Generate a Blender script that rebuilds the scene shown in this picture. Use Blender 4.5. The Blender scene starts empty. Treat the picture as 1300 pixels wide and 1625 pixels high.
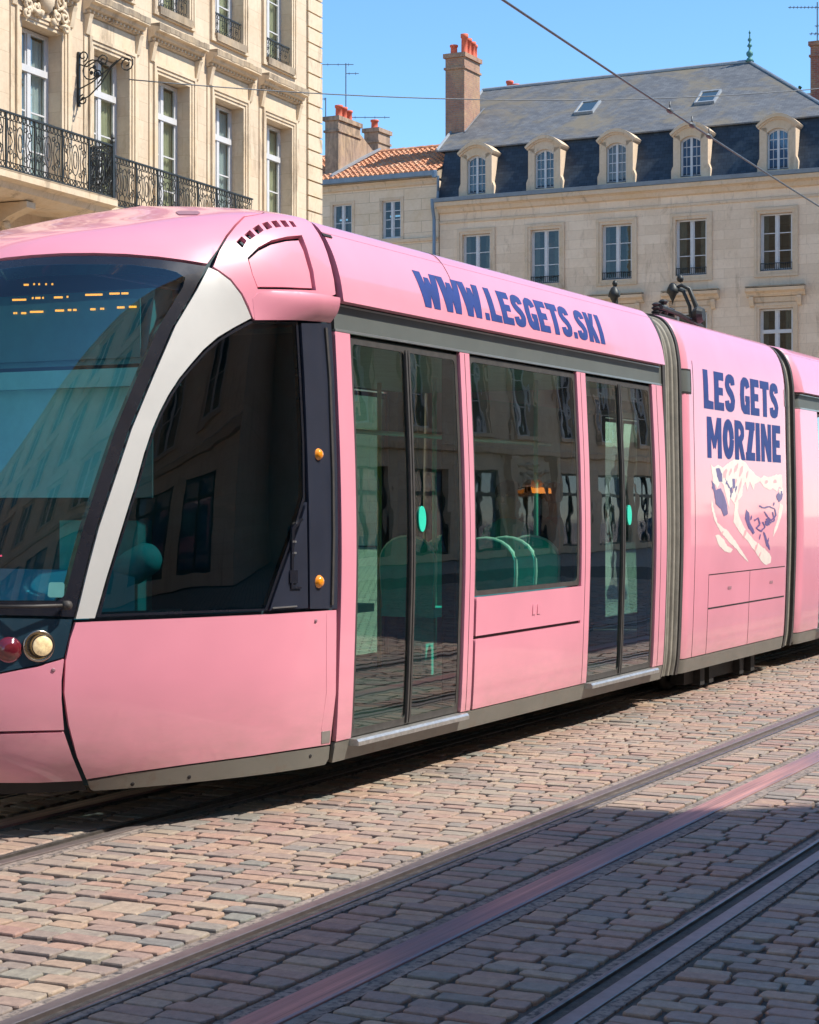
import bpy, math, random
import numpy as np
from mathutils import Vector, Matrix
from mathutils.geometry import delaunay_2d_cdt
R = math.radians
random.seed(7)
# ------------------------------------------------------------------ camera
sc = bpy.context.scene
cam = bpy.data.objects.new("camera", bpy.data.cameras.new("camera"))
sc.collection.objects.link(cam); sc.camera = cam
cam.location = (0, 0, 1.6); cam.rotation_euler = (R(90), 0, 0)
cam.data.sensor_fit = 'HORIZONTAL'; cam.data.sensor_width = 36
cam.data.lens = 36*3000/1300
cam.data.shift_y = -(812.5-796)/1300
cam.data.clip_start = .1; cam.data.clip_end = 3000
# ------------------------------------------------------------------ daylight
SUN_AZ = R(-10)      # towards the sun, from +X counter-clockwise
SUN_EL = R(52)
world = bpy.data.worlds.new("World"); sc.world = world; world.use_nodes = True
wn = world.node_tree.nodes; wl = world.node_tree.links
sky = wn.new('ShaderNodeTexSky'); sky.sky_type = 'NISHITA'; sky.sun_disc = False
sky.sun_elevation = SUN_EL; sky.sun_rotation = math.pi/2-SUN_AZ
sky.air_density = 1.0; sky.dust_density = 0; sky.ozone_density = 5.0; sky.altitude = 1500
wn['Background'].inputs['Strength'].default_value = .15
hs = wn.new('ShaderNodeHueSaturation'); hs.inputs['Saturation'].default_value = 1.08; hs.inputs['Hue'].default_value = .492; hs.inputs['Value'].default_value = .93
wl.new(sky.outputs[0], hs.inputs['Color']); wl.new(hs.outputs[0], wn['Background'].inputs['Color'])
sl = bpy.data.lights.new("sun", 'SUN'); sl.energy = 4.1; sl.angle = R(.5); sl.color = (1, .94, .85)
so = bpy.data.objects.new("sun", sl); sc.collection.objects.link(so)
sd = Vector((math.cos(SUN_EL)*math.cos(SUN_AZ), math.cos(SUN_EL)*math.sin(SUN_AZ), math.sin(SUN_EL)))
so.rotation_euler = sd.to_track_quat('Z', 'Y').to_euler(); so.location = (20, 5, 40)
sc.view_settings.view_transform = 'Standard'; sc.view_settings.look = 'None'
sc.view_settings.gamma = 1; sc.view_settings.use_curve_mapping = False
sc.view_settings.exposure = .82
sc.cycles.max_bounces = 8; sc.cycles.transparent_max_bounces = 16
# ------------------------------------------------------------------ materials
def srgb(r, g, b):
    return tuple(((c/255)/12.92 if c/255 <= .04045 else ((c/255+.055)/1.055)**2.4) for c in (r, g, b))+(1,)
class NT:
    def __init__(s, name):
        s.m = bpy.data.materials.new(name); s.m.use_nodes = True; s.t = s.m.node_tree
        s.b = s.t.nodes['Principled BSDF']; s.o = s.t.nodes['Material Output']
    def n(s, kind, **kw):
        nd = s.t.nodes.new('ShaderNode'+kind)
        for k, v in kw.items():
            if k[0] == '_': setattr(nd, k[1:], v)
        for k, v in kw.items():
            if k[0] != '_': nd.inputs[k.replace('__', ' ')].default_value = v
        return nd
    def l(s, a, b): s.t.links.new(a, b)
    def co(s, scale=(1, 1, 1), kind='Object'):
        tc = s.n('TexCoord'); mp = s.n('Mapping'); mp.inputs['Scale'].default_value = scale
        s.l(tc.outputs[kind], mp.inputs[0]); return mp.outputs[0]
    def noise(s, vec, scale, detail=4, rough=.6, dist=0):
        nn = s.n('TexNoise', Scale=scale, Detail=detail, Roughness=rough, Distortion=dist); s.l(vec, nn.inputs['Vector']); return nn.outputs['Fac']
    def ramp(s, fac, stops):
        r = s.n('ValToRGB'); e = r.color_ramp.elements
        while len(e) < len(stops): e.new(.5)
        for k, (p, c) in enumerate(stops): e[k].position = p; e[k].color = tuple(c)[:3]+(1,)
        s.l(fac, r.inputs[0]); return r.outputs[0]
    def mix(s, fac, a, b, mode='MIX'):
        m = s.n('Mix', _data_type='RGBA', _blend_type=mode)
        for i, v in ((0, fac), (6, a), (7, b)):
            if hasattr(v, 'is_linked'): s.l(v, m.inputs[i])
            else: m.inputs[i].default_value = v if i == 0 else (tuple(v)+(1,))[:4]
        return m.outputs[2]
    def bump(s, h, strength=.3, dist=.01, nrm=None):
        b = s.n('Bump', Strength=strength, Distance=dist); s.l(h, b.inputs['Height'])
        if nrm is not None: s.l(nrm, b.inputs['Normal'])
        s.l(b.outputs[0], s.b.inputs['Normal']); return b.outputs[0]
MT = {}
def plain(name, col, rough=.5, metal=0, coat=0, var=.12, vs=6, bump=0, emit=0, grime=None):
    t = NT(name); v = t.co(); nz = t.noise(v, vs, 5, .65)
    lo = tuple(c*(1-var) for c in col[:3]); hi = tuple(min(1, c*(1+var)) for c in col[:3])
    c = t.ramp(nz, [(.3, lo), (.7, hi)])
    if grime:
        g = t.noise(v, grime[1], 6, .7); f = t.ramp(g, [(grime[2], (0, 0, 0)), (grime[2]+.15, (1, 1, 1))])
        c = t.mix(f, c, grime[0])
    t.l(c, t.b.inputs['Base Color'])
    t.b.inputs['Metallic'].default_value = metal
    rr = t.n('MapRange'); t.l(t.noise(v, vs*2.3, 4), rr.inputs[0]); rr.inputs[3].default_value = max(0, rough-.06); rr.inputs[4].default_value = min(1, rough+.08)
    t.l(rr.outputs[0], t.b.inputs['Roughness'])
    t.b.inputs['Coat Weight'].default_value = coat; t.b.inputs['Coat Roughness'].default_value = .06
    if bump: t.bump(t.noise(v, vs*6, 5), bump, .004)
    if emit:
        t.b.inputs['Emission Color'].default_value = tuple(col[:3])+(1,); t.b.inputs['Emission Strength'].default_value = emit
    MT[name] = t.m; return t.m
def paint(name, col, wav=.05):
    t = NT(name); v = t.co()
    d = t.noise(v, 1.1, 3); c = t.ramp(d, [(.3, tuple(x*.93 for x in col)), (.7, tuple(min(1, x*1.05) for x in col))])
    # road dust low down, a faint film with its own ragged shape
    sp = t.n('SeparateXYZ'); t.l(v, sp.inputs[0]); mr = t.n('MapRange'); t.l(sp.outputs[2], mr.inputs[0])
    mr.inputs[1].default_value = .75; mr.inputs[2].default_value = .25
    mu = t.n('Math', _operation='MULTIPLY'); t.l(mr.outputs[0], mu.inputs[0]); t.l(t.noise(t.co((1, 1, 3)), 4, 6, .7), mu.inputs[1])
    c = t.mix(mu.outputs[0], c, (.36, .22, .20))
    sp2 = t.ramp(t.noise(v, 60, 3, .8), [(.74, (0, 0, 0)), (.78, (.35, .35, .35))])
    c = t.mix(sp2, c, (.35, .22, .22))
    t.l(c, t.b.inputs['Base Color']); t.b.inputs['Roughness'].default_value = .36
    t.b.inputs['Coat Weight'].default_value = .75; t.b.inputs['Coat Roughness'].default_value = .05
    t.bump(t.noise(v, 2.2, 2), wav, .03)
    MT[name] = t.m; return t.m
def stone(name, c1, c2, cm, bw=.7, bh=.33, stain=(.16, .12, .09), sf=.62, mort=.006, patch=(.55, .38, .2)):
    t = NT(name); tc = t.n('TexCoord'); sp = t.n('SeparateXYZ'); t.l(tc.outputs['Object'], sp.inputs[0])
    ad = t.n('Math', _operation='ADD'); t.l(sp.outputs[0], ad.inputs[0]); t.l(sp.outputs[1], ad.inputs[1])
    cb = t.n('CombineXYZ'); t.l(ad.outputs[0], cb.inputs[0]); t.l(sp.outputs[2], cb.inputs[1])
    br = t.n('TexBrick', Scale=1.0, Mortar__Size=mort, Mortar__Smooth=.3, Bias=0.0, Brick__Width=bw, Row__Height=bh)
    br.inputs['Color1'].default_value = tuple(c1)+(1,); br.inputs['Color2'].default_value = tuple(c2)+(1,); br.inputs['Mortar'].default_value = tuple(cm)+(1,)
    t.l(cb.outputs[0], br.inputs['Vector'])
    v = tc.outputs['Object']
    c = t.mix(t.ramp(t.noise(v, .9, 6, .7, .4), [(.45, (0, 0, 0)), (.75, (.55, .55, .55))]), br.outputs[0], patch)
    c = t.mix(t.ramp(t.noise(t.co((1.2, 1.2, .35)), 1.7, 8, .75, .6), [(sf, (0, 0, 0)), (sf+.14, (.6, .6, .6))]), c, stain)
    c = t.mix(.25, c, t.ramp(t.noise(v, 9, 6, .7), [(.3, (.25, .2, .15)), (.7, (.9, .8, .65))]), 'SOFT_LIGHT')
    t.l(c, t.b.inputs['Base Color']); t.b.inputs['Roughness'].default_value = .9
    h = t.n('Math', _operation='ADD'); t.l(t.noise(v, 22, 6, .7), h.inputs[0]); inv = t.n('Math', _operation='MULTIPLY'); inv.inputs[1].default_value = -2.0
    t.l(br.outputs['Fac'], inv.inputs[0]); t.l(inv.outputs[0], h.inputs[1])
    t.bump(h.outputs[0], .35, .006)
    MT[name] = t.m; return t.m
def glass(name, tint, k=1.0, wav=.0, gl=(1, 1, 1), rough=.0, ior=1.5, ws=2.5):
    t = NT(name); tr = t.n('BsdfTransparent', Color=tuple(tint)+(1,)); g = t.n('BsdfGlossy', Roughness=rough, Color=tuple(gl)+(1,))
    ge = t.n('NewGeometry'); dt = t.n('VectorMath', _operation='DOT_PRODUCT'); t.l(ge.outputs['Incoming'], dt.inputs[0]); t.l(ge.outputs['Normal'], dt.inputs[1])
    ab = t.n('Math', _operation='ABSOLUTE'); t.l(dt.outputs['Value'], ab.inputs[0]); su = t.n('Math', _operation='SUBTRACT'); su.inputs[0].default_value = 1; t.l(ab.outputs[0], su.inputs[1])
    pw = t.n('Math', _operation='POWER'); t.l(su.outputs[0], pw.inputs[0]); pw.inputs[1].default_value = 5
    f0 = ((ior-1)/(ior+1))**2; fr = t.n('Math', _operation='MULTIPLY_ADD'); t.l(pw.outputs[0], fr.inputs[0]); fr.inputs[1].default_value = 1-f0; fr.inputs[2].default_value = f0
    mu = t.n('Math', _operation='MULTIPLY', _use_clamp=True); mu.inputs[1].default_value = k
    t.l(fr.outputs[0], mu.inputs[0]); mx = t.n('MixShader'); t.l(mu.outputs[0], mx.inputs[0]); t.l(tr.outputs[0], mx.inputs[1]); t.l(g.outputs[0], mx.inputs[2])
    if wav:
        b = t.n('Bump', Strength=wav, Distance=.02); t.l(t.noise(t.co(), ws, 2), b.inputs['Height']); t.l(b.outputs[0], g.inputs['Normal'])
    t.l(mx.outputs[0], t.o.inputs['Surface']); MT[name] = t.m; return t.m
def pane_mat(name, col, wav=.15, rough=.03):
    """window glass seen against a dim room: dark body, mirror-like face"""
    t = NT(name); v = t.co()
    t.l(t.ramp(t.noise(v, 1.3, 3), [(.3, tuple(c*.5 for c in col)), (.7, col)]), t.b.inputs['Base Color'])
    t.b.inputs['Roughness'].default_value = rough; t.b.inputs['IOR'].default_value = 1.7
    t.b.inputs['Coat Weight'].default_value = .6; t.b.inputs['Coat Roughness'].default_value = .02
    t.bump(t.noise(v, 2.2, 3), wav, .02); MT[name] = t.m; return t.m

paint('pink_paint', (.77, .29, .37))
plain('silver_paint', (.66, .65, .62), .33, .25, .4, .04, 3)
plain('skirt_grey', (.175, .17, .145), .42, .3, .25, .12, 3, .05, grime=((.16, .13, .10), 6, .55))
plain('band_grey', (.11, .12, .11), .5, .15, 0, .1, 2)
plain('trim_alu', (.45, .44, .42), .3, .8, 0, .1, 8)
plain('tread_alu', (.50, .49, .46), .35, .8, 0, .2, 30, .3)
plain('black_frame', (.012, .013, .02), .25, 0, .5, .2, 4)
plain('cab_black', (.022, .026, .042), .3, 0, .5, .15, 3)
plain('nose_blue', (.02, .05, .075), .25, .2, .6, .15, 3)
plain('rubber', (.045, .04, .036), .6, 0, 0, .25, 14, .1)
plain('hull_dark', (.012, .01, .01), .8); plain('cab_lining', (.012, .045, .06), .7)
plain('chassis', (.022, .02, .018), .7, .2, 0, .4, 10, .3)
plain('letter_blue', (.016, .038, .19), .5, 0, 0, .15, 9)
plain('art_cream', (.74, .66, .60), .45, 0, .3, .1, 12)
plain('art_pink', (.74, .36, .38), .45, 0, .3, .15, 20); plain('art_purple', (.10, .06, .22), .45, 0, .3, .2, 12)
plain('seat_teal', (.05, .60, .58), .6, 0, 0, .15, 10)
plain('seat_edge', (.75, .85, .8), .4, 0, 0, .05)
plain('inner_teal', (.04, .27, .38), .6)
plain('inner_pale', (.27, .54, .56), .5)
plain('inner_floor', (.05, .05, .055), .6)
plain('inner_ceiling', (.35, .37, .36), .6)
plain('pole_green', (.10, .42, .34), .35)
plain('pole_yellow', (.5, .36, .08), .4)
plain('led_board', (.035, .16, .20), .4)
plain('led_amber', (1.0, .30, .03), .4, emit=1.3, var=0)
plain('led_red', (.9, .05, .12), .4, emit=.8, var=0)
plain('button_green', (.02, .62, .42), .35, 0, .4, .05)
plain('amber_lens', (.85, .28, .01), .12, 0, 1, .15, 40)
plain('red_lens', (.12, .008, .015), .1, 0, 1, .2, 30)
plain('chrome', (.50, .44, .36), .22, 1, 0, .05, 20)
plain('lamp_glass', (.80, .56, .30), .18, 0, .8, .45, 45, emit=.22)
plain('sticker', (.10, .30, .30), .4)
plain('person_dark', (.02, .03, .04), .8); plain('person_skin', (.35, .2, .14), .6)
plain('bellows', (.26, .245, .205), .75, 0, 0, .2, 9, .3)
plain('white_wood', (.62, .60, .57), .5, 0, 0, .08, 5)
plain('white_frame', (.56, .555, .55), .45, 0, 0, .06, 5)
plain('iron', (.035, .040, .040), .5, .4, 0, .3, 20)
plain('curtain', (.72, .68, .48), .9, 0, 0, .15, 3); plain('curtain_grey', (.34, .31, .26), .9, 0, 0, .25, 3)
plain('blind', (.70, .76, .80), .8, 0, 0, .1, 3)
plain('zinc', (.16, .22, .29), .45, .4, 0, .15, 4)
plain('lead', (.30, .33, .36), .55, .3, 0, .12, 5)
plain('terracotta', (.62, .13, .07), .8, 0, 0, .2, 8, .2)
plain('rail_steel', (.20, .18, .165), .42, .9, 0, .35, 12, .1)
plain('rail_bright', (.27, .225, .21), .5, .8, 0, .15, 14)
plain('rail_strip', (.24, .195, .165), .8, 0, 0, .3, 8, .6, grime=((.05, .045, .045), 34, .47))

plain('wire', (.10, .11, .12), .5, .4)
plain('copper', (.06, .20, .20), .6, .2)
plain('moss', (.05, .10, .03), .9, 0, 0, .4, 20)
plain('roof_lid', (.30, .15, .18), .5)
glass('tram_glass', (.46, .72, .62), 2.0, .035, ior=1.6)
glass('cab_glass', (.17, .27, .29), 1.25, .05, ior=1.6)
glass('windscreen_glass', (.52, .84, .82), 2.2, .05, ior=1.6)
pane_mat('pane_dark', (.035, .04, .045)); pane_mat('pane_green', (.06, .085, .07)); pane_mat('pane_brown', (.10, .07, .045)); pane_mat('pane_blue', (.05, .12, .22))
glass('far_glass', (.45, .50, .47), 1.2, .06, ior=1.6)
glass('house_glass', (.62, .68, .64), 2.2, .08, ior=1.6)
stone('stone_left', (.63, .52, .385), (.57, .46, .335), (.47, .36, .25), .95, .36, (.27, .19, .13), .56, .005, (.52, .36, .23))
stone('stone_trim', (.63, .52, .38), (.60, .485, .35), (.56, .44, .30), 2.0, 3.0, (.14, .10, .07), .52)
stone('stone_dirty', (.30, .25, .185), (.36, .29, .21), (.34, .27, .2), 2.0, 3.0, (.09, .07, .055), .48)
stone('stone_right', (.80, .63, .47), (.70, .54, .395), (.60, .46, .33), 1.1, .32, (.30, .215, .15), .55, .007, (.60, .45, .31))
stone('stone_right_trim', (.64, .50, .365), (.60, .465, .335), (.54, .42, .30), 2.0, 3.0, (.16, .12, .09), .56)
stone('stone_far', (.76, .61, .46), (.68, .54, .395), (.3, .23, .16), 1.4, .4, (.28, .2, .14), .66)
stone('render_dirty', (.38, .27, .20), (.34, .245, .185), (.3, .22, .17), 2.0, 3.0, (.05, .042, .038), .46)
stone('brick_red', (.36, .10, .065), (.28, .075, .05), (.25, .18, .15), .22, .075, (.08, .04, .03), .6, .012)
stone('brick_brown', (.37, .185, .125), (.29, .15, .105), (.24, .19, .16), .22, .075, (.08, .06, .05), .55, .012)
def slate(name, c1, c2, cm, lich=None, sf=.55):
    t = NT(name); tc = t.n('TexCoord'); sp = t.n('SeparateXYZ'); t.l(tc.outputs['Object'], sp.inputs[0])
    ad = t.n('Math', _operation='ADD'); t.l(sp.outputs[2], ad.inputs[0]); t.l(sp.outputs[1], ad.inputs[1])
    cb = t.n('CombineXYZ'); t.l(sp.outputs[0], cb.inputs[0]); t.l(ad.outputs[0], cb.inputs[1])
    br = t.n('TexBrick', Scale=1.0, Mortar__Size=.006, Mortar__Smooth=.2, Bias=0.0, Brick__Width=.2, Row__Height=.16)
    br.inputs['Color1'].default_value = tuple(c1)+(1,); br.inputs['Color2'].default_value = tuple(c2)+(1,); br.inputs['Mortar'].default_value = tuple(cm)+(1,)
    t.l(cb.outputs[0], br.inputs['Vector']); c = br.outputs[0]; v = tc.outputs['Object']
    c = t.mix(.6, c, t.ramp(t.noise(t.co((.5, .5, 1.5)), 3, 6, .7), [(.3, tuple(x*.55 for x in c1)), (.7, tuple(x*1.5 for x in c1))]), 'OVERLAY')
    if lich: c = t.mix(t.ramp(t.noise(v, .55, 7, .75, .8), [(sf, (0, 0, 0)), (sf+.16, (.75, .75, .75))]), c, lich)
    t.l(c, t.b.inputs['Base Color']); t.b.inputs['Roughness'].default_value = .6
    t.bump(br.outputs['Fac'], -.4, .01); MT[name] = t.m
slate('slate_grey', (.225, .23, .235), (.15, .155, .165), (.11, .11, .115), (.21, .17, .105), .47)
slate('slate_dark', (.075, .105, .135), (.035, .055, .08), (.018, .026, .038), (.10, .12, .13), .58)
def tiles(name):
    t = NT(name); v = t.co(); g = t.n('NewGeometry')
    c = t.ramp(g.outputs['Random Per Island'], [(0, (.50, .20, .10)), (.4, (.60, .29, .16)), (.7, (.38, .15, .08)), (.9, (.64, .40, .26)), (1, (.24, .12, .08))])
    c = t.mix(.35, c, t.ramp(t.noise(v, 12, 5, .7), [(.3, (.35, .12, .07)), (.7, (.8, .45, .25))]))
    t.l(c, t.b.inputs['Base Color']); t.b.inputs['Roughness'].default_value = .85; MT[name] = t.m
tiles('roof_tile')
def setts(name):
    t = NT(name); v = t.co(); g = t.n('NewGeometry'); r = g.outputs['Random Per Island']
    c = t.ramp(r, [(0, (.33, .215, .18)), (.15, (.40, .295, .22)), (.3, (.25, .215, .20)), (.45, (.38, .255, .205)), (.6, (.20, .205, .20)), (.75, (.41, .325, .25)), (.88, (.22, .235, .215)), (1, (.34, .22, .19))])
    c = t.mix(.65, c, t.ramp(t.noise(v, 22, 8, .8), [(.32, (.20, .165, .15)), (.68, (.62, .57, .50))]), 'OVERLAY')
    c = t.mix(t.ramp(t.noise(v, .45, 4, .6), [(.45, (0, 0, 0)), (.7, (.45, .45, .45))]), c, (.34, .265, .21))
    c = t.mix(t.ramp(t.noise(v, 1.1, 6, .75, .5), [(.56, (0, 0, 0)), (.72, (.5, .5, .5))]), c, (.15, .12, .105))
    c = t.mix(t.ramp(t.noise(v, 80, 4, .7), [(.63, (0, 0, 0)), (.72, (.55, .55, .55))]), c, (.15, .12, .11))
    t.l(c, t.b.inputs['Base Color'])
    rr = t.n('MapRange'); t.l(t.noise(v, 9, 5), rr.inputs[0]); rr.inputs[3].default_value = .45; rr.inputs[4].default_value = .8; t.l(rr.outputs[0], t.b.inputs['Roughness'])
    h = t.n('Math', _operation='ADD'); t.l(t.noise(v, 16, 3), h.inputs[0]); t.l(t.noise(v, 90, 5, .75), h.inputs[1])
    t.bump(h.outputs[0], .45, .005); MT[name] = t.m
setts('sett_stone')
def resin(name):
    """worn resin and steel with streaks drawn out along the track"""
    t = NT(name); v = t.co((.35, 22, 1)); w = t.co((.5, 2, 1))
    c = t.ramp(t.noise(v, 1.6, 5, .7), [(.3, (.13, .085, .085)), (.5, (.33, .17, .15)), (.72, (.56, .28, .24))])
    c = t.mix(t.ramp(t.noise(w, .9, 3), [(.42, (0, 0, 0)), (.62, (.8, .8, .8))]), c, (.13, .11, .14))
    c = t.mix(t.ramp(t.noise(t.co(), 70, 5, .75), [(.6, (0, 0, 0)), (.7, (.6, .6, .6))]), c, (.06, .05, .055))
    t.l(c, t.b.inputs['Base Color']); rr = t.n('MapRange'); t.l(t.noise(v, 2.5, 4), rr.inputs[0]); rr.inputs[3].default_value = .25; rr.inputs[4].default_value = .62; t.l(rr.outputs[0], t.b.inputs['Roughness'])
    t.bump(t.noise(t.co((.6, 8, 1)), 12, 5, .7), .25, .004); MT[name] = t.m
resin('resin_strip')
def groundmat(name):
    t = NT(name); v = t.co()
    c = t.ramp(t.noise(v, 18, 8, .75), [(.3, (.05, .042, .04)), (.55, (.12, .10, .085)), (.75, (.24, .195, .16))])
    t.l(c, t.b.inputs['Base Color']); t.b.inputs['Roughness'].default_value = .95; t.bump(t.noise(v, 60, 6, .8), .8, .01); MT[name] = t.m
groundmat('joint_sand')
def farpave(name):
    t = NT(name); v = t.co()
    br = t.n('TexBrick', Scale=1.0, Mortar__Size=.012, Mortar__Smooth=.3, Bias=0.0, Brick__Width=.22, Row__Height=.2)
    br.inputs['Color1'].default_value = (.46, .37, .29, 1); br.inputs['Color2'].default_value = (.38, .31, .25, 1); br.inputs['Mortar'].default_value = (.09, .075, .065, 1)
    t.l(v, br.inputs['Vector']); t.l(br.outputs[0], t.b.inputs['Base Color']); t.b.inputs['Roughness'].default_value = .8; t.bump(br.outputs['Fac'], -.5, .01); MT[name] = t.m
farpave('far_pave')
# ------------------------------------------------------------------ helpers
COL = sc.collection
def root(name, label, cat, loc=(0, 0, 0), rz=0, group=None, kind=None):
    o = bpy.data.objects.new(name, None); COL.objects.link(o); o.empty_display_size = .3
    o.location = loc; o.rotation_euler = (0, 0, rz)
    if label: o['label'] = label
    if cat: o['category'] = cat
    if group: o['group'] = group
    if kind: o['kind'] = kind
    return o
def link_mesh(name, v, f, mat, parent=None, smooth=False, label=None):
    me = bpy.data.meshes.new(name); me.from_pydata([tuple(map(float, q)) for q in v], [], f); me.update()
    if smooth: me.polygons.foreach_set('use_smooth', [True]*len(me.polygons))
    me.materials.append(MT[mat]); o = bpy.data.objects.new(name, me); COL.objects.link(o)
    if parent is not None: o.parent = parent
    if label: o['label'] = label
    return o
class MB:
    def __init__(s): s.v = []; s.f = []
    def add(s, v, f):
        n = len(s.v); s.v += [tuple(q) for q in v]; s.f += [tuple(n+i for i in q) for q in f]; return s
    def box(s, x0, x1, y0, y1, z0, z1):
        return s.add([(x0, y0, z0), (x1, y0, z0), (x1, y1, z0), (x0, y1, z0), (x0, y0, z1), (x1, y0, z1), (x1, y1, z1), (x0, y1, z1)],
                     [(0, 3, 2, 1), (4, 5, 6, 7), (0, 1, 5, 4), (1, 2, 6, 5), (2, 3, 7, 6), (3, 0, 4, 7)])
    def quad(s, a, b, c, d): return s.add([a, b, c, d], [(0, 1, 2, 3)])
    def prism_xz(s, poly, y0, y1):
        n = len(poly); return s.add([(x, y0, z) for x, z in poly]+[(x, y1, z) for x, z in poly],
            [tuple(range(n)), tuple(range(2*n-1, n-1, -1))]+[(i, n+i, n+(i+1) % n, (i+1) % n) for i in range(n)])
    def prism_yz(s, poly, x0, x1):
        n = len(poly); return s.add([(x0, y, z) for y, z in poly]+[(x1, y, z) for y, z in poly],
            [tuple(range(n-1, -1, -1)), tuple(range(n, 2*n))]+[(i, (i+1) % n, n+(i+1) % n, n+i) for i in range(n)])
    def strip_xz(s, A, B, y0, y1):
        """band between two equal-length curves in the xz plane, with thickness"""
        for i in range(len(A)-1): s.prism_xz([A[i], A[i+1], B[i+1], B[i]], y0, y1)
        return s
    def tube(s, pts, r, n=5, taper=None):
        P = [Vector(p) for p in pts]; rings = []
        for i, p in enumerate(P):
            t = (P[min(i+1, len(P)-1)]-P[max(i-1, 0)]).normalized()
            u = t.cross(Vector((.13, .37, .92)))
            u = u.normalized() if u.length > .05 else t.cross(Vector((1, 0, 0))).normalized()
            w = t.cross(u); rr = r if taper is None else r*taper[i]
            rings.append([p+(u*math.cos(k*2*math.pi/n)+w*math.sin(k*2*math.pi/n))*rr for k in range(n)])
        v = [q for g in rings for q in g]; f = []
        for i in range(len(P)-1):
            for k in range(n): f.append((i*n+k, i*n+(k+1) % n, (i+1)*n+(k+1) % n, (i+1)*n+k))
        f += [tuple(range(n-1, -1, -1)), tuple((len(P)-1)*n+k for k in range(n))]
        return s.add(v, f)
    def lathe(s, prof, c=(0, 0, 0), n=12, M=None):
        v = []; f = []
        for r, z in prof:
            for k in range(n):
                q = Vector((r*math.cos(k*2*math.pi/n), r*math.sin(k*2*math.pi/n), z))
                if M is not None: q = M @ q
                v.append((q[0]+c[0], q[1]+c[1], q[2]+c[2]))
        for i in range(len(prof)-1):
            for k in range(n): f.append((i*n+k, i*n+(k+1) % n, (i+1)*n+(k+1) % n, (i+1)*n+k))
        f += [tuple(range(n-1, -1, -1)), tuple((len(prof)-1)*n+k for k in range(n))]
        return s.add(v, f)
    def blob(s, c, r, n=8, m=5, jit=.12):
        prof = []
        v = []; f = []
        for i in range(m+1):
            th = math.pi*i/m
            for k in range(n):
                q = 1+random.uniform(-jit, jit); ph = k*2*math.pi/n
                v.append((c[0]+r[0]*q*math.sin(th)*math.cos(ph), c[1]+r[1]*q*math.sin(th)*math.sin(ph), c[2]-r[2]*q*math.cos(th)))
        for i in range(m):
            for k in range(n): f.append((i*n+k, i*n+(k+1) % n, (i+1)*n+(k+1) % n, (i+1)*n+k))
        return s.add(v, f)
    def build(s, name, mat, parent=None, smooth=False, label=None): return link_mesh(name, s.v, s.f, mat, parent, smooth, label)
def wall(mb, x0, x1, z0, z1, ops, dep=.3, y=0):
    """wall sheet with real openings and their reveals; ops = (x0,x1,z0,z1)"""
    xs = sorted(set([x0, x1]+[o[i] for o in ops for i in (0, 1)])); zs = sorted(set([z0, z1]+[o[i] for o in ops for i in (2, 3)]))
    xs = [x for x in xs if x0 <= x <= x1]; zs = [z for z in zs if z0 <= z <= z1]
    for i in range(len(xs)-1):
        for k in range(len(zs)-1):
            cx, cz = (xs[i]+xs[i+1])/2, (zs[k]+zs[k+1])/2
            if any(o[0] < cx < o[1] and o[2] < cz < o[3] for o in ops): continue
            mb.quad((xs[i], y, zs[k]), (xs[i+1], y, zs[k]), (xs[i+1], y, zs[k+1]), (xs[i], y, zs[k+1]))
    for a, b, c, d in ops:
        e = y+dep
        mb.quad((a, y, c), (a, y, d), (a, e, d), (a, e, c)); mb.quad((b, y, d), (b, y, c), (b, e, c), (b, e, d))
        mb.quad((a, y, d), (b, y, d), (b, e, d), (a, e, d)); mb.quad((b, y, c), (a, y, c), (a, e, c), (b, e, c))
def surround(mb, x0, x1, z0, z1, w, p, bottom=True, steps=2):
    """stepped moulding round an opening, butt-jointed"""
    for k in range(steps):
        i0 = w*k/steps; i1 = w*(k+1)/steps; q = -(p*(k+1)/steps)
        zb = z0-i0 if bottom else z0
        mb.box(x0-i1, x0-i0, q, .0, zb-(i1-i0 if bottom else 0), z1+i1); mb.box(x1+i0, x1+i1, q, 0, zb-(i1-i0 if bottom else 0), z1+i1)
        mb.box(x0-i0, x1+i0, q, 0, z1+i0, z1+i1)
        if bottom: mb.box(x0-i0, x1+i0, q, 0, z0-i1, z0-i0)
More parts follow.
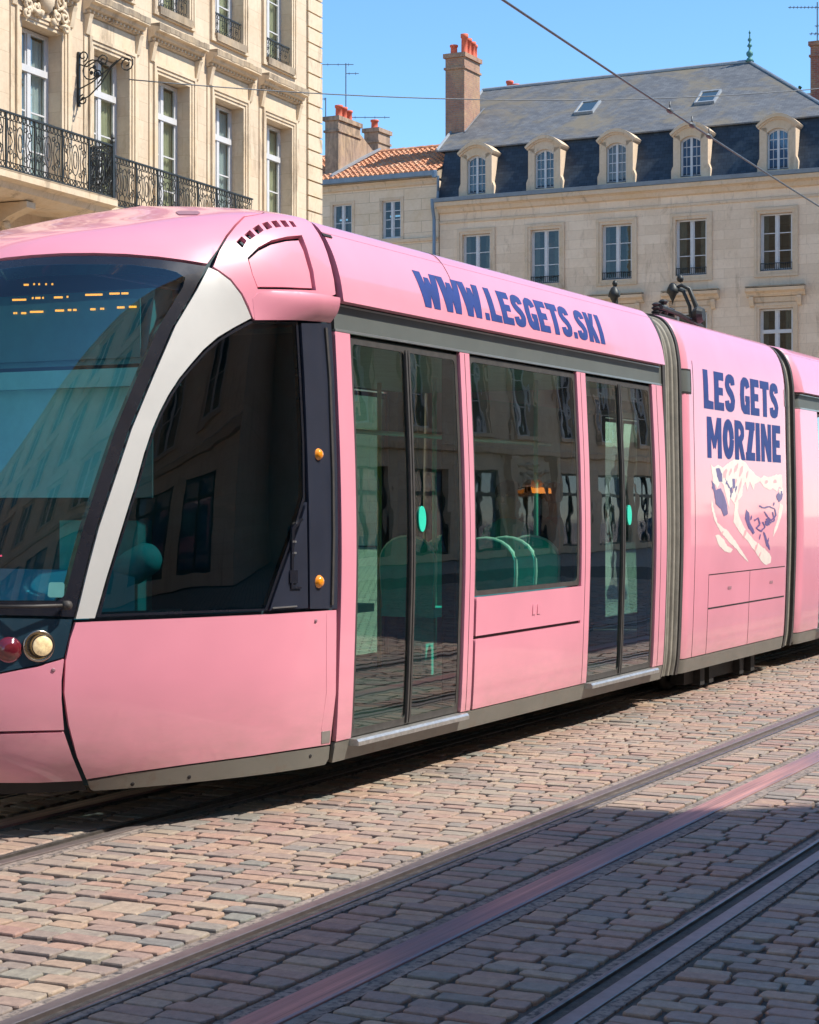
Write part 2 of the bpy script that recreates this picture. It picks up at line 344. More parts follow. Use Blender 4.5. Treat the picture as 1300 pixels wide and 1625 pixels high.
def casement(parent, x0, x1, z0, z1, y, rows=3, transom=None, fmat='white_frame', pmat='pane_dark', curtain=None, fw=.055, name='window', cz=None, cover=1.0):
    """a French window: frame, meeting stile, glazing bars, panes (and a curtain behind)"""
    f = MB(); p = MB(); m = (x0+x1)/2
    f.box(x0, x0+fw, y, y+.07, z0, z1); f.box(x1-fw, x1, y, y+.07, z0, z1); f.box(x0+fw, x1-fw, y, y+.07, z1-fw, z1); f.box(x0+fw, x1-fw, y, y+.07, z0, z0+fw*1.4)
    zt = z1-fw; tops = [(z0+fw*1.4, zt, rows)]
    if transom:
        f.box(x0+fw, x1-fw, y-.03, y+.07, transom-.06, transom+.06); tops = [(z0+fw*1.4, transom-.06, rows), (transom+.06, zt, 1)]
    for a, b, r in tops:
        f.box(m-fw*.75, m+fw*.75, y-.012, y+.07, a, b)
        for l, rr in ((x0+fw, m-fw*.75), (m+fw*.75, x1-fw)):
            f.box(l, l+.035, y+.012, y+.06, a, b); f.box(rr-.035, rr, y+.012, y+.06, a, b)
            for k in range(1, r):
                zz = a+(b-a)*k/r; f.box(l+.035, rr-.035, y+.015, y+.055, zz-.014, zz+.014)
            p.quad((l+.03, y+.03, a), (rr-.03, y+.03, a), (rr-.03, y+.03, b), (l+.03, y+.03, b))
    o = f.build(name, fmat, parent); p.build('pane', pmat, o)
    if curtain:
        c = MB(); zb, zc = cz or (z0, z1); n = 14
        for q, (l, r) in enumerate(((x0+fw, m-.04), (m+.04, x1-fw))):
            if cover < 1:
                cv = min(1, cover*random.uniform(.5, 1.5))
                if q == 0: r = l+(r-l)*cv
                else: l = r-(r-l)*cv
            for k in range(n):
                a = l+(r-l)*k/n; b = l+(r-l)*(k+1)/n; ya = y+.12+.02*math.sin(k*2.1); yb = y+.12+.02*math.sin((k+1)*2.1)
                c.quad((a, ya, zb), (b, yb, zb), (b, yb, zc), (a, ya, zc))
        c.build('curtain', curtain, o)
    return o
def copy_tree(o, parent=None):
    c = o.copy(); COL.objects.link(c); c.parent = parent
    for ch in list(o.children): copy_tree(ch, c)
    return c
def spiral(cx, cz, r0, r1, a0, turns, n=10):
    return [(cx+(r0+(r1-r0)*k/n)*math.cos(a0+turns*2*math.pi*k/n), cz+(r0+(r1-r0)*k/n)*math.sin(a0+turns*2*math.pi*k/n)) for k in range(n+1)]

F, CX, HY, CAMH = 3000.0, 650.0, 796.0, 1.6
def px(p):
    p = np.asarray(p, float)
    return np.stack([CX + F*p[..., 0]/p[..., 1], HY - F*(p[..., 2]-CAMH)/p[..., 1]], -1)
DT = np.array([1500, 3000.0]); DT /= np.hypot(*DT)
NI = np.array([-DT[1], DT[0]])
T0 = np.array([(527-650)/F*9.94, 9.94])
def t2w(s, o, z):
    return np.stack([T0[0]+s*DT[0]+o*NI[0], T0[1]+s*DT[1]+o*NI[1], z+0*s], -1)
def crom(P, n=12):
    P = np.array(P, float); Q = np.vstack([2*P[0]-P[1], P, 2*P[-1]-P[-2]]); out = []
    for i in range(1, len(Q)-2):
        for k in range(n):
            t = k/n; p0, p1, p2, p3 = Q[i-1:i+3]
            m1 = (p2-p0)/2; m2 = (p3-p1)/2
            out.append((2*t**3-3*t*t+1)*p1+(t**3-2*t*t+t)*m1+(-2*t**3+3*t*t)*p2+(t**3-t*t)*m2)
    out.append(Q[-2]); return np.array(out)
# side section of a tram car: (o inward, z up)
SIDE = [(.055,.21),(.03,.38),(.012,.8),(0,1.3),(.008,1.8),(.025,2.2),(.04,2.5),(.045,2.66)]
FAIR = [(.0,2.665),(.025,2.80),(.075,2.94),(.15,3.06),(.24,3.11),(.45,3.135),(1.2,3.15)]
def arc(P): return np.concatenate([[0], np.cumsum(np.hypot(*np.diff(P, axis=0).T))])
class Car:
    def __init__(s, pts, e0=None, e1=None, r=.1, inset=0):
        s.p = crom(pts); s.L = arc(s.p); s.B = s.L[-1]; s.e = (e0, e1, r); s.inset = inset
    def __call__(s, a, b):
        a = np.asarray(a, float); b = np.asarray(b, float)
        e0, e1, r = s.e; k = s.inset+0*a
        for e, sg in ((e0, 1), (e1, -1)):
            if e is not None:
                d = np.clip(r-(a-e)*sg, 0, r*.99); k = k+r-np.sqrt(r*r-d*d)
        w = np.clip((b-.6*s.B)/(.4*s.B), 0, 1) if s.B > 3 else 0*b
        return np.stack([a+0*b, np.interp(b, s.L, s.p[:, 0])+k*(1-w), np.interp(b, s.L, s.p[:, 1])-k*w*.7], -1)
    def bz(s, z): return float(np.interp(z, s.p[:, 1], s.L))
side = Car(SIDE); fair = Car(FAIR)
FULL = [(.055,.21),(.03,.38),(.012,.8),(0,1.3),(.004,1.8),(.012,2.2),(.02,2.6),(.035,2.78),(.07,2.93),(.14,3.05),(.24,3.11),(.45,3.135),(1.2,3.15)]
full = Car(FULL)
# cab: rows v: o_side, z_side, s_tip, z_tip, p
CAB = np.array([
 (.055,.21,-1.74,.21,1.5),(.03,.42,-1.93,.42,1.5),(.012,.75,-2.02,.75,1.55),(0,1.12,-2.0,1.12,1.6),(.004,1.6,-1.88,1.62,1.7),
 (.02,2.1,-1.66,2.14,1.8),(.035,2.5,-1.42,2.58,1.9),(.03,2.72,-1.2,2.82,2.0),(.08,2.92,-.99,2.94,2.1),(.15,3.05,-.72,3.025,2.2),(.24,3.115,-.45,3.10,2.2),(.6,3.18,-.2,3.18,2.1),(1.2,3.235,0,3.235,2.0)])
CABI = crom(CAB, 10); VV = np.linspace(0, 1, len(CABI))
def cab(a, v):
    """a: 0 centreline of the nose .. 1 side; v: 0 skirt .. 1 roof crown"""
    a = np.asarray(a, float); v = np.asarray(v, float)
    c = [np.interp(v, VV, CABI[:, k]) for k in range(5)]
    th = a*np.pi/2
    si = np.clip(np.sin(th), 0, 1); co = np.clip(np.cos(th), 0, 1)
    o = 1.2-(1.2-c[0])*si**(2/c[4]); s = .08+(c[2]-.08)*co**(2/c[4])
    w = si**2
    return np.stack([s, o, c[3]*(1-w)+c[1]*w], -1)
def t2wp(P): return t2w(P[..., 0], P[..., 1], P[..., 2])
class Inv:
    def __init__(s, ch, a0, a1, b0, b1, n=160):
        s.ch = ch; s.r = (a0, a1, b0, b1)
        A, B = np.meshgrid(np.linspace(a0, a1, n), np.linspace(b0, b1, n), indexing='ij')
        P = px(t2wp(ch(A, B))); s.A, s.B, s.P = A, B, P
        du = P[1:, :-1]-P[:-1, :-1]; dv = P[:-1, 1:]-P[:-1, :-1]
        cr = du[..., 0]*dv[..., 1]-du[..., 1]*dv[..., 0]
        s.ok = np.zeros_like(A, bool); s.ok[:-1, :-1] = cr < 0
    def __call__(s, x, y):
        d = np.hypot(s.P[..., 0]-x, s.P[..., 1]-y)+np.where(s.ok, 0, 1e4)
        i = np.unravel_index(np.argmin(d), d.shape); q = np.array([s.A[i], s.B[i]]); t = np.array([x, y])
        a0, a1, b0, b1 = s.r
        best, bd = q.copy(), d[i]
        for _ in range(12):
            e = 1e-4
            p0 = px(t2wp(s.ch(q[0], q[1]))); 
            if np.hypot(*(p0-t)) < bd: best, bd = q.copy(), np.hypot(*(p0-t))
            ja = (px(t2wp(s.ch(q[0]-e, q[1])))-p0)/-e; jb = (px(t2wp(s.ch(q[0], q[1]-e)))-p0)/-e
            try: dq = np.linalg.solve(np.stack([ja, jb], 1), t-p0)
            except Exception: break
            q = q+np.clip(dq, -.05, .05); q = np.array([np.clip(q[0], a0, a1), np.clip(q[1], b0, b1)])
        return best, bd
# ------------------------------------------------------------------ curved panels laid on a body surface ("chart")
def to_chart(inv, pts, closed=True, step=7.0):
    out = []; n = len(pts)
    for i in range(n if closed else n-1):
        p, q = pts[i], pts[(i+1) % n]
        if len(p) == 3 or len(q) == 3:        # ('c', a, b): a point given straight in surface coordinates
            A = np.array(p[1:]) if len(p) == 3 else inv(*p)[0]
            B = np.array(q[1:]) if len(q) == 3 else inv(*q)[0]
            k = max(1, int(max(abs(A-B)/np.array([.05, .03]))))
            out += [A+(B-A)*t/k for t in range(k)]
        else:
            k = max(1, int(math.hypot(q[0]-p[0], q[1]-p[1])/step))
            out += [inv(p[0]+(q[0]-p[0])*t/k, p[1]+(q[1]-p[1])*t/k)[0] for t in range(k)]
    if not closed: out.append(inv(*pts[-1])[0])
    return [tuple(map(float, q)) for q in out]
def inside(pt, poly):
    x, y = pt; c = False; j = len(poly)-1
    for i in range(len(poly)):
        (xi, yi), (xj, yj) = poly[i], poly[j]
        if (yi > y) != (yj > y) and x < (xj-xi)*(y-yi)/(yj-yi)+xi: c = not c
        j = i
    return c
def ccw(pl):
    a = sum(pl[i-1][0]*pl[i][1]-pl[i][0]*pl[i-1][1] for i in range(len(pl)))
    return list(pl) if a > 0 else list(pl)[::-1]
def cdt(polys, step, holes=()):
    vs = []; fs = []; polys = [ccw(p) for p in polys]; holes = [ccw(p) for p in holes]
    for pl in list(polys)+list(holes):
        n = len(vs); vs += [Vector(p) for p in pl]; fs.append(list(range(n, n+len(pl))))
    B = np.array([tuple(v) for v in vs]); np_ = len(polys)
    for pl in polys:
        A = np.array(pl); lo = A.min(0); hi = A.max(0)
        nx = int((hi[0]-lo[0])/step[0]); ny = int((hi[1]-lo[1])/step[1])
        for i in range(1, nx+1):
            for k in range(1, ny+1):
                q = (lo[0]+(i-.0)*(hi[0]-lo[0])/(nx+1), lo[1]+k*(hi[1]-lo[1])/(ny+1))
                if not inside(q, pl): continue
                d = np.min(np.hypot((B[:, 0]-q[0])/step[0], (B[:, 1]-q[1])/step[1]))
                if d > .35: vs.append(Vector(q))
    V, E, Fc, ov, oe, of = delaunay_2d_cdt(vs, [], fs, 0, 1e-6)
    keep = []
    for f, o in zip(Fc, of):
        if holes:      # rings are sorted out by where each triangle's centre lies
            c = (sum(V[i][0] for i in f)/3, sum(V[i][1] for i in f)/3)
            if any(inside(c, p) for p in polys) and not any(inside(c, p) for p in holes): keep.append(list(f))
        elif any(i < np_ for i in o): keep.append(list(f))
    V = np.array([tuple(v) for v in V])
    out = []
    for f in keep:
        a, b, c = V[f[0]], V[f[1]], V[f[2]]
        cr = (b[0]-a[0])*(c[1]-a[1])-(b[1]-a[1])*(c[0]-a[0])
        if abs(cr) < 1e-10: continue
        out.append(f if cr > 0 else f[::-1])
    return V, out
def normals(ch, A, B):
    e = 1e-3
    da = ch(A+e, B)-ch(A-e, B); db = ch(A, B+e)-ch(A, B-e)
    n = np.cross(da, db); L = np.linalg.norm(n, axis=-1, keepdims=True); return n/np.maximum(L, 1e-12)
def cab_n(A, B): return normals(cab, np.clip(A, .004, .996), np.clip(B, .003, .99))
def nrm(ch, A, B):
    if ch is cab: return cab_n(A, B)
    return normals(ch, A, np.clip(B, .002, ch.B-.002))
WIDTH = 2.4
def panel(name, ch, polys, mat, parent, h=0.0, th=.03, step=None, holes=(), mirror=None, label=None, hf=None):
    """mirror: None one side, 'join' both halves welded at the centreline, 'copy' a second object on the far side"""
    step = step or ((.035, .022) if ch is cab else ((.045, .05) if (ch.e[0] is not None or ch.e[1] is not None) else (.1, .03)))
    V, Fc = cdt(polys, step, holes)
    A, B = V[:, 0], V[:, 1]
    N = nrm(ch, A, B); hh = h if hf is None else h+np.array([hf(a, b) for a, b in V])[:, None]
    top = ch(A, B)+N*hh
    used = sorted({i for f in Fc for i in f}); mp = {u: k for k, u in enumerate(used)}
    v = [tuple(top[u]) for u in used]; f = [tuple(mp[i] for i in t) for t in Fc]
    if th:
        ed = {}
        for t in Fc:
            for i in range(3):
                a, b = t[i], t[(i+1) % 3]; ed[(a, b)] = 1
        bd = [(a, b) for a, b in ed if (b, a) not in ed]
        bot = top-N*th; ring = {}
        for a, b in bd:
            if ch is cab and mirror == 'join' and A[a] < 1e-4 and A[b] < 1e-4: continue
            for i in (a, b):
                if i not in ring: ring[i] = len(v); v += [tuple(top[i]), tuple(bot[i])]
            ra, rb = ring[a], ring[b]; f.append((rb, ra, ra+1, rb+1))
    if mirror == 'join':
        n = len(v); v2 = [(x, WIDTH-y, z) for x, y, z in v]; idx = list(range(n)); vv = list(v)
        for k, q in enumerate(v2):
            if abs(q[1]-WIDTH/2) < 1e-4 and k < len(used): idx[k] = k
            else: idx[k] = len(vv); vv.append(q)
        f = f+[tuple(idx[i] for i in t[::-1]) for t in f]; v = vv
    o = link_mesh(name, v, f, mat, parent, True, label)
    if mirror == 'copy':
        o2 = link_mesh(name, [(x, WIDTH-y, z) for x, y, z in v], [t[::-1] for t in f], mat, parent, True)
        return o, o2
    return o
def rect(a0, a1, b0, b1, k=(.1, .03)):
    na = max(1, int((a1-a0)/k[0])); nb = max(1, int((b1-b0)/k[1]))
    return [(a0+(a1-a0)*i/na, b0) for i in range(na)]+[(a1, b0+(b1-b0)*i/nb) for i in range(nb)]+[(a1-(a1-a0)*i/na, b1) for i in range(na)]+[(a0, b1-(b1-b0)*i/nb) for i in range(nb)]
def rrect(a0, a1, b0, b1, r, k=5):
    out = []
    for cx, cy, s in ((a1-r, b0+r, -90), (a1-r, b1-r, 0), (a0+r, b1-r, 90), (a0+r, b0+r, 180)):
        out += [(cx+r*math.cos(R(s+90*i/k)), cy+r*math.sin(R(s+90*i/k))) for i in range(k+1)]
    n = len(out); res = []
    for i in range(n):
        p, q = out[i], out[(i+1) % n]; m = max(1, int(max(abs(q[0]-p[0])/.3, abs(q[1]-p[1])/.04)))
        res += [(p[0]+(q[0]-p[0])*t/m, p[1]+(q[1]-p[1])*t/m) for t in range(m)]
    return res
def local_ray(x, y):
    d = np.array([(x-CX)/F, 1.0, (HY-y)/F]); o = np.array([0, 0, CAMH])
    q = o[:2]-T0; lo = np.array([q@DT, q@NI, CAMH]); ld = np.array([d[:2]@DT, d[:2]@NI, d[2]])
    return lo, ld
def on_o(x, y, o):
    lo, ld = local_ray(x, y); t = (o-lo[1])/ld[1]; return lo+ld*t
def on_plane(x, y, s):
    lo, ld = local_ray(x, y); t = (s-lo[0])/ld[0]; return lo+ld*t
# ------------------------------------------------------------------ the tram
TRZ = math.atan2(DT[1], DT[0])
tram = root('tram', 'pink articulated tram with grey skirt and blue ski resort lettering, crossing the cobbles', 'tram', (T0[0], T0[1], 0), TRZ)
icab = Inv(cab, 0.0, 1.0, 0.0, .995)
C = lambda pts, **k: to_chart(icab, pts, **k)
# windscreen
WSo = C([('c', 0, .577), (0, 415), (50, 410), (100, 407), (150, 406.5), (200, 408), (250, 412), (290, 417), (327, 423), (308, 461), (274, 518), (239, 599), (205, 681), (179, 759), (153, 837), (136, 901), (123, 955), (117, 979), (60, 977), (0, 976), ('c', 0, .243)])
WSi = C([('c', 0, .562), (0, 428), (50, 422), (100, 420), (160, 420), (210, 421), (260, 427), (280, 432), (294, 441), (290, 456), (252, 518), (217, 599), (183, 681), (157, 759), (132, 837), (116, 896), (104, 942), (92, 953), (0, 953), ('c', 0, .262)])
frm = panel('windscreen_frame', cab, [WSo], 'black_frame', tram, h=.002, th=.07, holes=[WSi], mirror='join')
panel('windscreen', cab, [WSi], 'windscreen_glass', tram, h=.004, th=0, mirror='join', step=(.02, .012))
# silver pillar
PIL = C([(331, 425), (345, 431), (365, 446), (382, 468), (392, 490), (398, 505), (370, 520), (345, 535), (322, 555), (302, 578), (284, 600), (267, 626), (253, 653), (241, 681), (228, 720), (215, 767), (203, 805), (190, 847), (168, 918), (157, 957), (150, 981), (120, 982), (127, 955), (140, 901), (157, 837), (183, 759), (209, 681), (243, 599), (278, 518), (312, 461)])
panel('windscreen_pillar', cab, [PIL], 'silver_paint', tram, h=.004, mirror='copy')
# side window of the driving cab
SWo = C([(400, 508), (430, 510), (474, 511), (479, 600), (484, 700), (485, 792), (471, 838), (446, 908), (425, 969), (300, 974), (153, 979), (161, 957), (172, 918), (194, 847), (207, 805), (219, 767), (232, 720), (245, 681), (257, 653), (271, 626), (288, 600), (306, 579), (326, 557), (348, 538), (373, 522)])
SWi = C([(402, 512), (430, 513), (471, 514), (476, 600), (481, 700), (482, 788), (468, 838), (443, 906), (422, 966), (300, 970), (161, 975), (165, 957), (175, 918), (197, 847), (210, 805), (222, 767), (235, 720), (248, 681), (260, 654), (274, 628), (290, 603), (308, 582), (328, 560), (350, 541), (375, 526)])
panel('side_window_frame', cab, [SWo], 'black_frame', tram, h=-.004, holes=[SWi], mirror='copy')
panel('cab_side_window', cab, [SWi], 'cab_glass', tram, h=-.008, th=0, mirror='copy', step=(.02, .012))
TRI = C([(487, 797), (489, 965), (428, 969), (449, 908), (474, 840)])
tri, _t = panel('mirror_panel', cab, [TRI], 'cab_black', tram, h=.0, mirror='copy')
for pl in ([(462, 838), (478, 822), (480, 824), (466, 841), (464, 930), (477, 931), (477, 934), (461, 934)], [(459, 905), (471, 905), (471, 925), (459, 925)], [(463, 858), (469, 858), (469, 861), (463, 861)], [(463, 876), (469, 876), (469, 879), (463, 879)], [(432, 964), (470, 961), (470, 963), (432, 966)]):
    panel('panel_hinge', cab, [C(pl, step=12)], 'trim_alu' if len(pl) == 4 and pl[0][0] != 459 else 'black_frame', tri, h=.008, th=.012)
BP = C([(477, 513), (524, 513), (529, 600), (534, 750), (535, 850), (534, 966), (491, 966), (489, 797), (486, 700), (482, 600)])
bp, _ = panel('door_pillar', cab, [BP], 'cab_black', tram, h=.006, mirror='copy')
BP2 = C([(513, 520), (519, 600), (524, 750), (525, 850), (523, 960), (526, 960), (528, 850), (527, 750), (522, 600), (516, 520)])
panel('pillar_rib', cab, [BP2], 'rubber', bp, h=.016, th=.014)
def chart_frame(ch, a, b):
    p = ch(np.array(a), np.array(b)); n = nrm(ch, np.array([a]), np.array([b]))[0]
    return Vector(p), Vector(n).to_track_quat('Z', 'Y').to_matrix()
for (x, y, r) in ((504, 721, .028), (505, 923, .031)):
    (a, b), _d = icab(x, y); p, M = chart_frame(cab, a, b)
    m = MB(); m.lathe([(r*1.12, 0), (r*1.12, .008), (r, .010), (r*.9, .020), (r*.55, .027), (.001, .029)], p, 16, M); m.build('side_lamp', 'amber_lens', tram, True)
# lower cab panel and skirt
LP_ = C([(120, 988), (300, 981), (430, 975), (533, 968), (533, 1000), (532, 1100), (523, 1181), (400, 1199), (300, 1212), (200, 1226), (137, 1236), (122, 1200), (109, 1150), (102, 1100), (104, 1050), (111, 1015)])
lp, _ = panel('side_panel', cab, [LP_], 'pink_paint', tram, h=.004, mirror='copy')
panel('data_plate', cab, [C([(509, 1161), (523, 1159), (522, 1178), (509, 1180)], step=20)], 'trim_alu', lp, h=.0065, th=.002)
panel('panel_edge', cab, [C([(517, 972), (519, 972), (519, 1100), (511, 1158), (509, 1158), (517, 1100)], step=30)], 'pink_paint', lp, h=.0052, th=.001)
SK = C([(139, 1240), (200, 1229), (300, 1215), (400, 1202), (523, 1184), (521, 1204), (516, 1215), (400, 1232), (300, 1246), (200, 1255), (150, 1260), (143, 1252)])
panel('skirt', cab, [SK], 'skirt_grey', tram, h=.002, mirror='copy')
# nose
for x, y in ((492, 1200), (210, 1244), (300, 1233)):
    (a, b), _d = icab(x, y); p, M = chart_frame(cab, a, b); MB().lathe([(.011, -.004), (.011, .0035), (.007, .005), (.001, .005)], p, 10, M).build('screw', 'hull_dark', tram, True)
for x, y in ((84, 1063), (500, 985)):
    (a, b), _d = icab(x, y); p, M = chart_frame(cab, a, b); MB().lathe([(.010, .0), (.010, .0085), (.005, .0095), (.001, .0095)], p, 10, M).build('screw', 'roof_lid', tram, True)
NB = C([('c', 0, .2375), (0, 981), (60, 982), (115, 983), (108, 1015), (101, 1043), (60, 1055), (0, 1067), ('c', 0, .186)])
nb = panel('lamp_band', cab, [NB], 'nose_blue', tram, h=.0, mirror='join')
panel('bumper_upper', cab, [C([('c', 0, .183), (0, 1070), (60, 1058), (101, 1046), (97, 1080), (97, 1110), (101, 1158), (0, 1160), ('c', 0, .098)])], 'pink_paint', tram, h=.006, mirror='join')
panel('bumper_lower', cab, [C([('c', 0, .094), (0, 1165), (101, 1162), (114, 1200), (130, 1238), (60, 1241), (0, 1241), ('c', 0, .030)])], 'pink_paint', tram, h=.006, mirror='join')
panel('nose_valance', cab, [C([('c', 0, .026), (0, 1244), (131, 1242), (141, 1263), (60, 1264), ('c', 0, 0)])], 'hull_dark', tram, h=-.01, mirror='join')
def lamp(x, y, r, kind, far=True):
    (a, b), _d = icab(x, y); p, M = chart_frame(cab, a, b)
    for side_ in ((0, 1) if far else (0,)):
        pp = p.copy(); MM = M.copy()
        if side_:
            pp.y = WIDTH-pp.y; n = M @ Vector((0, 0, 1)); n.y = -n.y; MM = n.to_track_quat('Z', 'Y').to_matrix()
        if kind == 'head':
            hr = MB().lathe([(r*1.0, -.01), (r*1.08, .0), (r*1.08, .012), (r*.98, .016), (r*.9, .004), (r*.8, -.0), (.001, -.0)], pp, 28, MM).build('headlight', 'chrome', tram, True)
            q = pp+MM @ Vector((0, 0, .006)); sx = M @ Vector((0, 0, 1))
            off = Vector((.25, -1, 0)).normalized()*r*.22*(1 if not side_ else -1)
            MB().lathe([(r*.66, -.004), (r*.68, .005), (r*.6, .011), (r*.3, .015), (.001, .016)], pp+MM @ Vector((0, 0, .002))+Vector((r*.1, -r*.25 if not side_ else r*.25, 0)), 24, MM).build('lamp_lens', 'lamp_glass', hr, True)
            MB().lathe([(r*.7, .002), (r*.76, .007), (r*.7, .008), (r*.66, .002)], pp+Vector((r*.1, -r*.25 if not side_ else r*.25, 0)), 24, MM).build('lamp_bezel', 'black_frame', hr, True)
        else:
            MB().lathe([(r*1.25, 0), (r*1.25, .006), (r, .008), (r*.85, .019), (r*.5, .027), (.001, .029)], pp, 20, MM).build('red_marker_light', 'red_lens', tram, True)
lamp(61, 1025, .069, 'head'); lamp(14, 1031, .048, 'red')
# cab roof
(aS, vS), _d = icab(386, 345)
seam = [(333, 420), (344, 398), (358, 375), (372, 358), (386, 345)]
seamR = [(337, 422), (348, 399), (361, 377), (375, 360), (389, 346)]
FR = C([('c', 0, .581), (0, 411), (50, 406), (100, 403), (150, 402.5), (200, 404), (250, 408), (290, 413), (328, 419)]+seam[1:]+[('c', .76, .85), ('c', .86, .93), ('c', .9, 1.0), ('c', 0, 1.0)])
panel('cab_roof', cab, [FR], 'pink_paint', tram, h=.006, mirror='join')
(e1, e2), _d = icab(525, 470)
HO = [(392, 410), (409, 393), (430, 382), (455, 376), (478, 374), (486, 395), (496, 430), (500.5, 461), (450, 459.5), (408, 459), (399, 435)]
HI = [(396, 411), (411, 397.5), (431, 387.5), (455, 382), (475, 380.5), (483, 398), (492.5, 431), (496.5, 457), (450, 455), (410, 454.5), (402, 434)]
vents = []
va = [(378, 388, 390, 384), (391, 380, 402, 367), (403, 370, 415, 359), (417, 364, 427, 356), (430, 360, 441, 353.5), (444, 360, 453, 352.5), (457, 360.5, 465, 353)]
vq = [[(374, 385), (383, 376), (391, 383), (384, 395)], [(387, 374), (396, 366), (405, 375), (396, 381.5)], [(400, 364), (410, 357.5), (418, 366.5), (409, 373)], [(415, 356), (424, 353), (432, 362), (423, 366)], [(429, 352.5), (438, 351), (446, 361), (437, 362.5)], [(443, 351), (452, 351), (459, 361), (451, 361.5)], [(457, 351.5), (464, 352.5), (470, 361), (464, 361.5)]]
RS = C([(338, 424)]+seamR[1:]+[('c', .78, .86), ('c', .88, .94), ('c', .92, 1.0), ('c', 1, 1.0), ('c', 1, .575), (522, 471), (523, 500), (522, 508), (470, 505), (430, 505), (401, 506), (394, 486), (384, 466), (366, 443), (348, 430)])
rs, _ = panel('roof_side', cab, [RS], 'pink_paint', tram, h=.006, holes=[C(HO)]+[C(q, step=20) for q in vq], mirror='copy', step=(.02, .015))
panel('roof_hatch', cab, [C(HI)], 'pink_paint', tram, h=-.006, mirror='copy', step=(.02, .015))
def ear_h(a, b):
    x, y = px(t2wp(cab(np.array(a), np.array(b))))
    w = min(1, max(0, (x-402)/95)); t = min(1, max(0, (y-460)/50)); return .055*w*math.sin(math.pi*min(1, t**.6))**.7 if 0 < t < 1 else 0
EAR = C([(400, 474), (408, 465), (430, 462), (470, 464), (500, 468), (524, 473), (525, 498), (523, 512), (500, 510), (470, 508), (430, 508), (403, 508)], step=4)
panel('roof_lip', cab, [EAR], 'pink_paint', tram, h=.007, th=.03, mirror='copy', step=(.012, .006), hf=ear_h)
panel('roof_slot', cab, [C([(279, 339), (284, 337), (313, 337), (318, 340), (314, 343), (284, 343)], step=4)], 'roof_lid', tram, h=.010, th=.01)
# dark hull right behind the outer panels, open behind the glass
def hull():
    n = 150; A, B = np.meshgrid(np.linspace(0, 1, n+1), np.linspace(0.002, .998, n+1), indexing='ij')
    P = cab(A, B)-cab_n(A, B)*.042; v = []; f = []; ids = {}
    def vid(i, k, m):
        key = (i, k, m)
        if key not in ids:
            x, y, z = P[i, k]; ids[key] = len(v); v.append((x, WIDTH-y if m else y, z))
        return ids[key]
    for i in range(n):
        for k in range(n):
            c = ((i+.5)/n, (k+.5)/n)
            if inside(c, WSo) or inside(c, SWo) or inside(c, PIL): continue
            q = [vid(i, k, 0), vid(i+1, k, 0), vid(i+1, k+1, 0), vid(i, k+1, 0)]; f.append(tuple(q))
            q = [vid(i, k, 1), vid(i+1, k, 1), vid(i+1, k+1, 1), vid(i, k+1, 1)]; f.append(tuple(q[::-1]))
    link_mesh('cab_shell', v, f, 'cab_lining', tram, True)
hull()
panel('pillar_lining', cab, [PIL], 'cab_lining', tram, h=-.034, th=0, mirror='copy')
# cab interior
MB().box(-.1, 5.4, .12, 2.28, .30, .35).build('floor', 'inner_floor', tram)
m = MB(); m.box(.02, 5.4, .14, 2.26, 2.50, 2.53).build('ceiling', 'inner_ceiling', tram)
m = MB(); m.prism_xz([(-1.35, .6), (-.85, .6), (-.85, 1.22), (-1.05, 1.26), (-1.35, 1.12)], .66, 1.74); m.build('dashboard', 'inner_teal', tram)
m = MB(); m.prism_xz([(-.99, 2.28), (-.75, 2.28), (-.75, 2.66), (-.90, 2.66)], .50, 1.90); m.build('display_housing', 'led_board', tram)
def led(x0, x1, y, dy, s=-1.012):
    m = MB(); n = max(2, int((x1-x0)/2.6))
    for k in range(n):
        if random.random() < .12: continue
        x = x0+(x1-x0)*(k+.5)/n; p = on_plane(x, y+dy*(x-x0), s); m.box(p[0]-.004, p[0], p[1]-.0042, p[1]+.0042, p[2]-.0048, p[2]+.0048)
    m.build('amber_text', 'led_amber', brd)
brd = MB().box(-1.004, -.998, .52, 1.88, 2.31, 2.60).build('destination_display', 'led_board', tram)
for x0, x1, y in ((38, 46, 452), (50, 56, 451), (61, 67, 451), (72, 78, 451), (82, 88, 451), (17, 42, 476), (51, 70, 473), (86, 100, 472), (106, 112, 471), (133, 163, 468), (174, 204, 466), (18, 28, 497), (34, 42, 497), (48, 69, 495), (85, 102, 493), (108, 122, 492), (138, 152, 491), (159, 166, 490), (183, 198, 488), (205, 217, 487)):
    led(x0, x1, y, -.02)
m = MB(); m.box(-1.0, -.9, .35, 2.05, 2.17, 2.26).build('roller_blind', 'inner_pale', tram)
m = MB(); m.box(-.93, -.92, .50, 1.90, 1.62, 2.17).build('windscreen_blind', 'inner_pale', tram)
m = MB(); m.box(.02, .06, .16, 2.24, .35, 1.4); m.box(.02, .06, .16, .8, 1.4, 2.5); m.box(.02, .06, 1.75, 2.24, 1.4, 2.5); m.box(.02, .06, .8, 1.75, 1.4, 2.5); m.build('bulkhead', 'led_board', tram)
p = on_o(212, 900, .8); MB().lathe([(.001, -.15), (.06, -.145), (.085, -.11), (.09, .0), (.085, .11), (.06, .145), (.001, .15)], tuple(p), 18, Matrix.Rotation(R(62), 3, 'X')).build('driver_seat', 'seat_teal', tram, True)
m = MB(); m.box(-.95, -.45, .85, 1.35, .8, .92); m.box(-.55, -.42, .85, 1.35, .92, 1.5); m.box(-.8, -.6, 1.0, 1.2, .35, .8); m.build('driver_seat_base', 'seat_teal', tram)
m = MB(); p = on_plane(0, 879, -1.2)
for k in range(10): m.box(-1.45, -1.44, 1.02+k*.035, 1.045+k*.035, 1.335, 1.343)
m.build('red_text', 'led_red', tram)
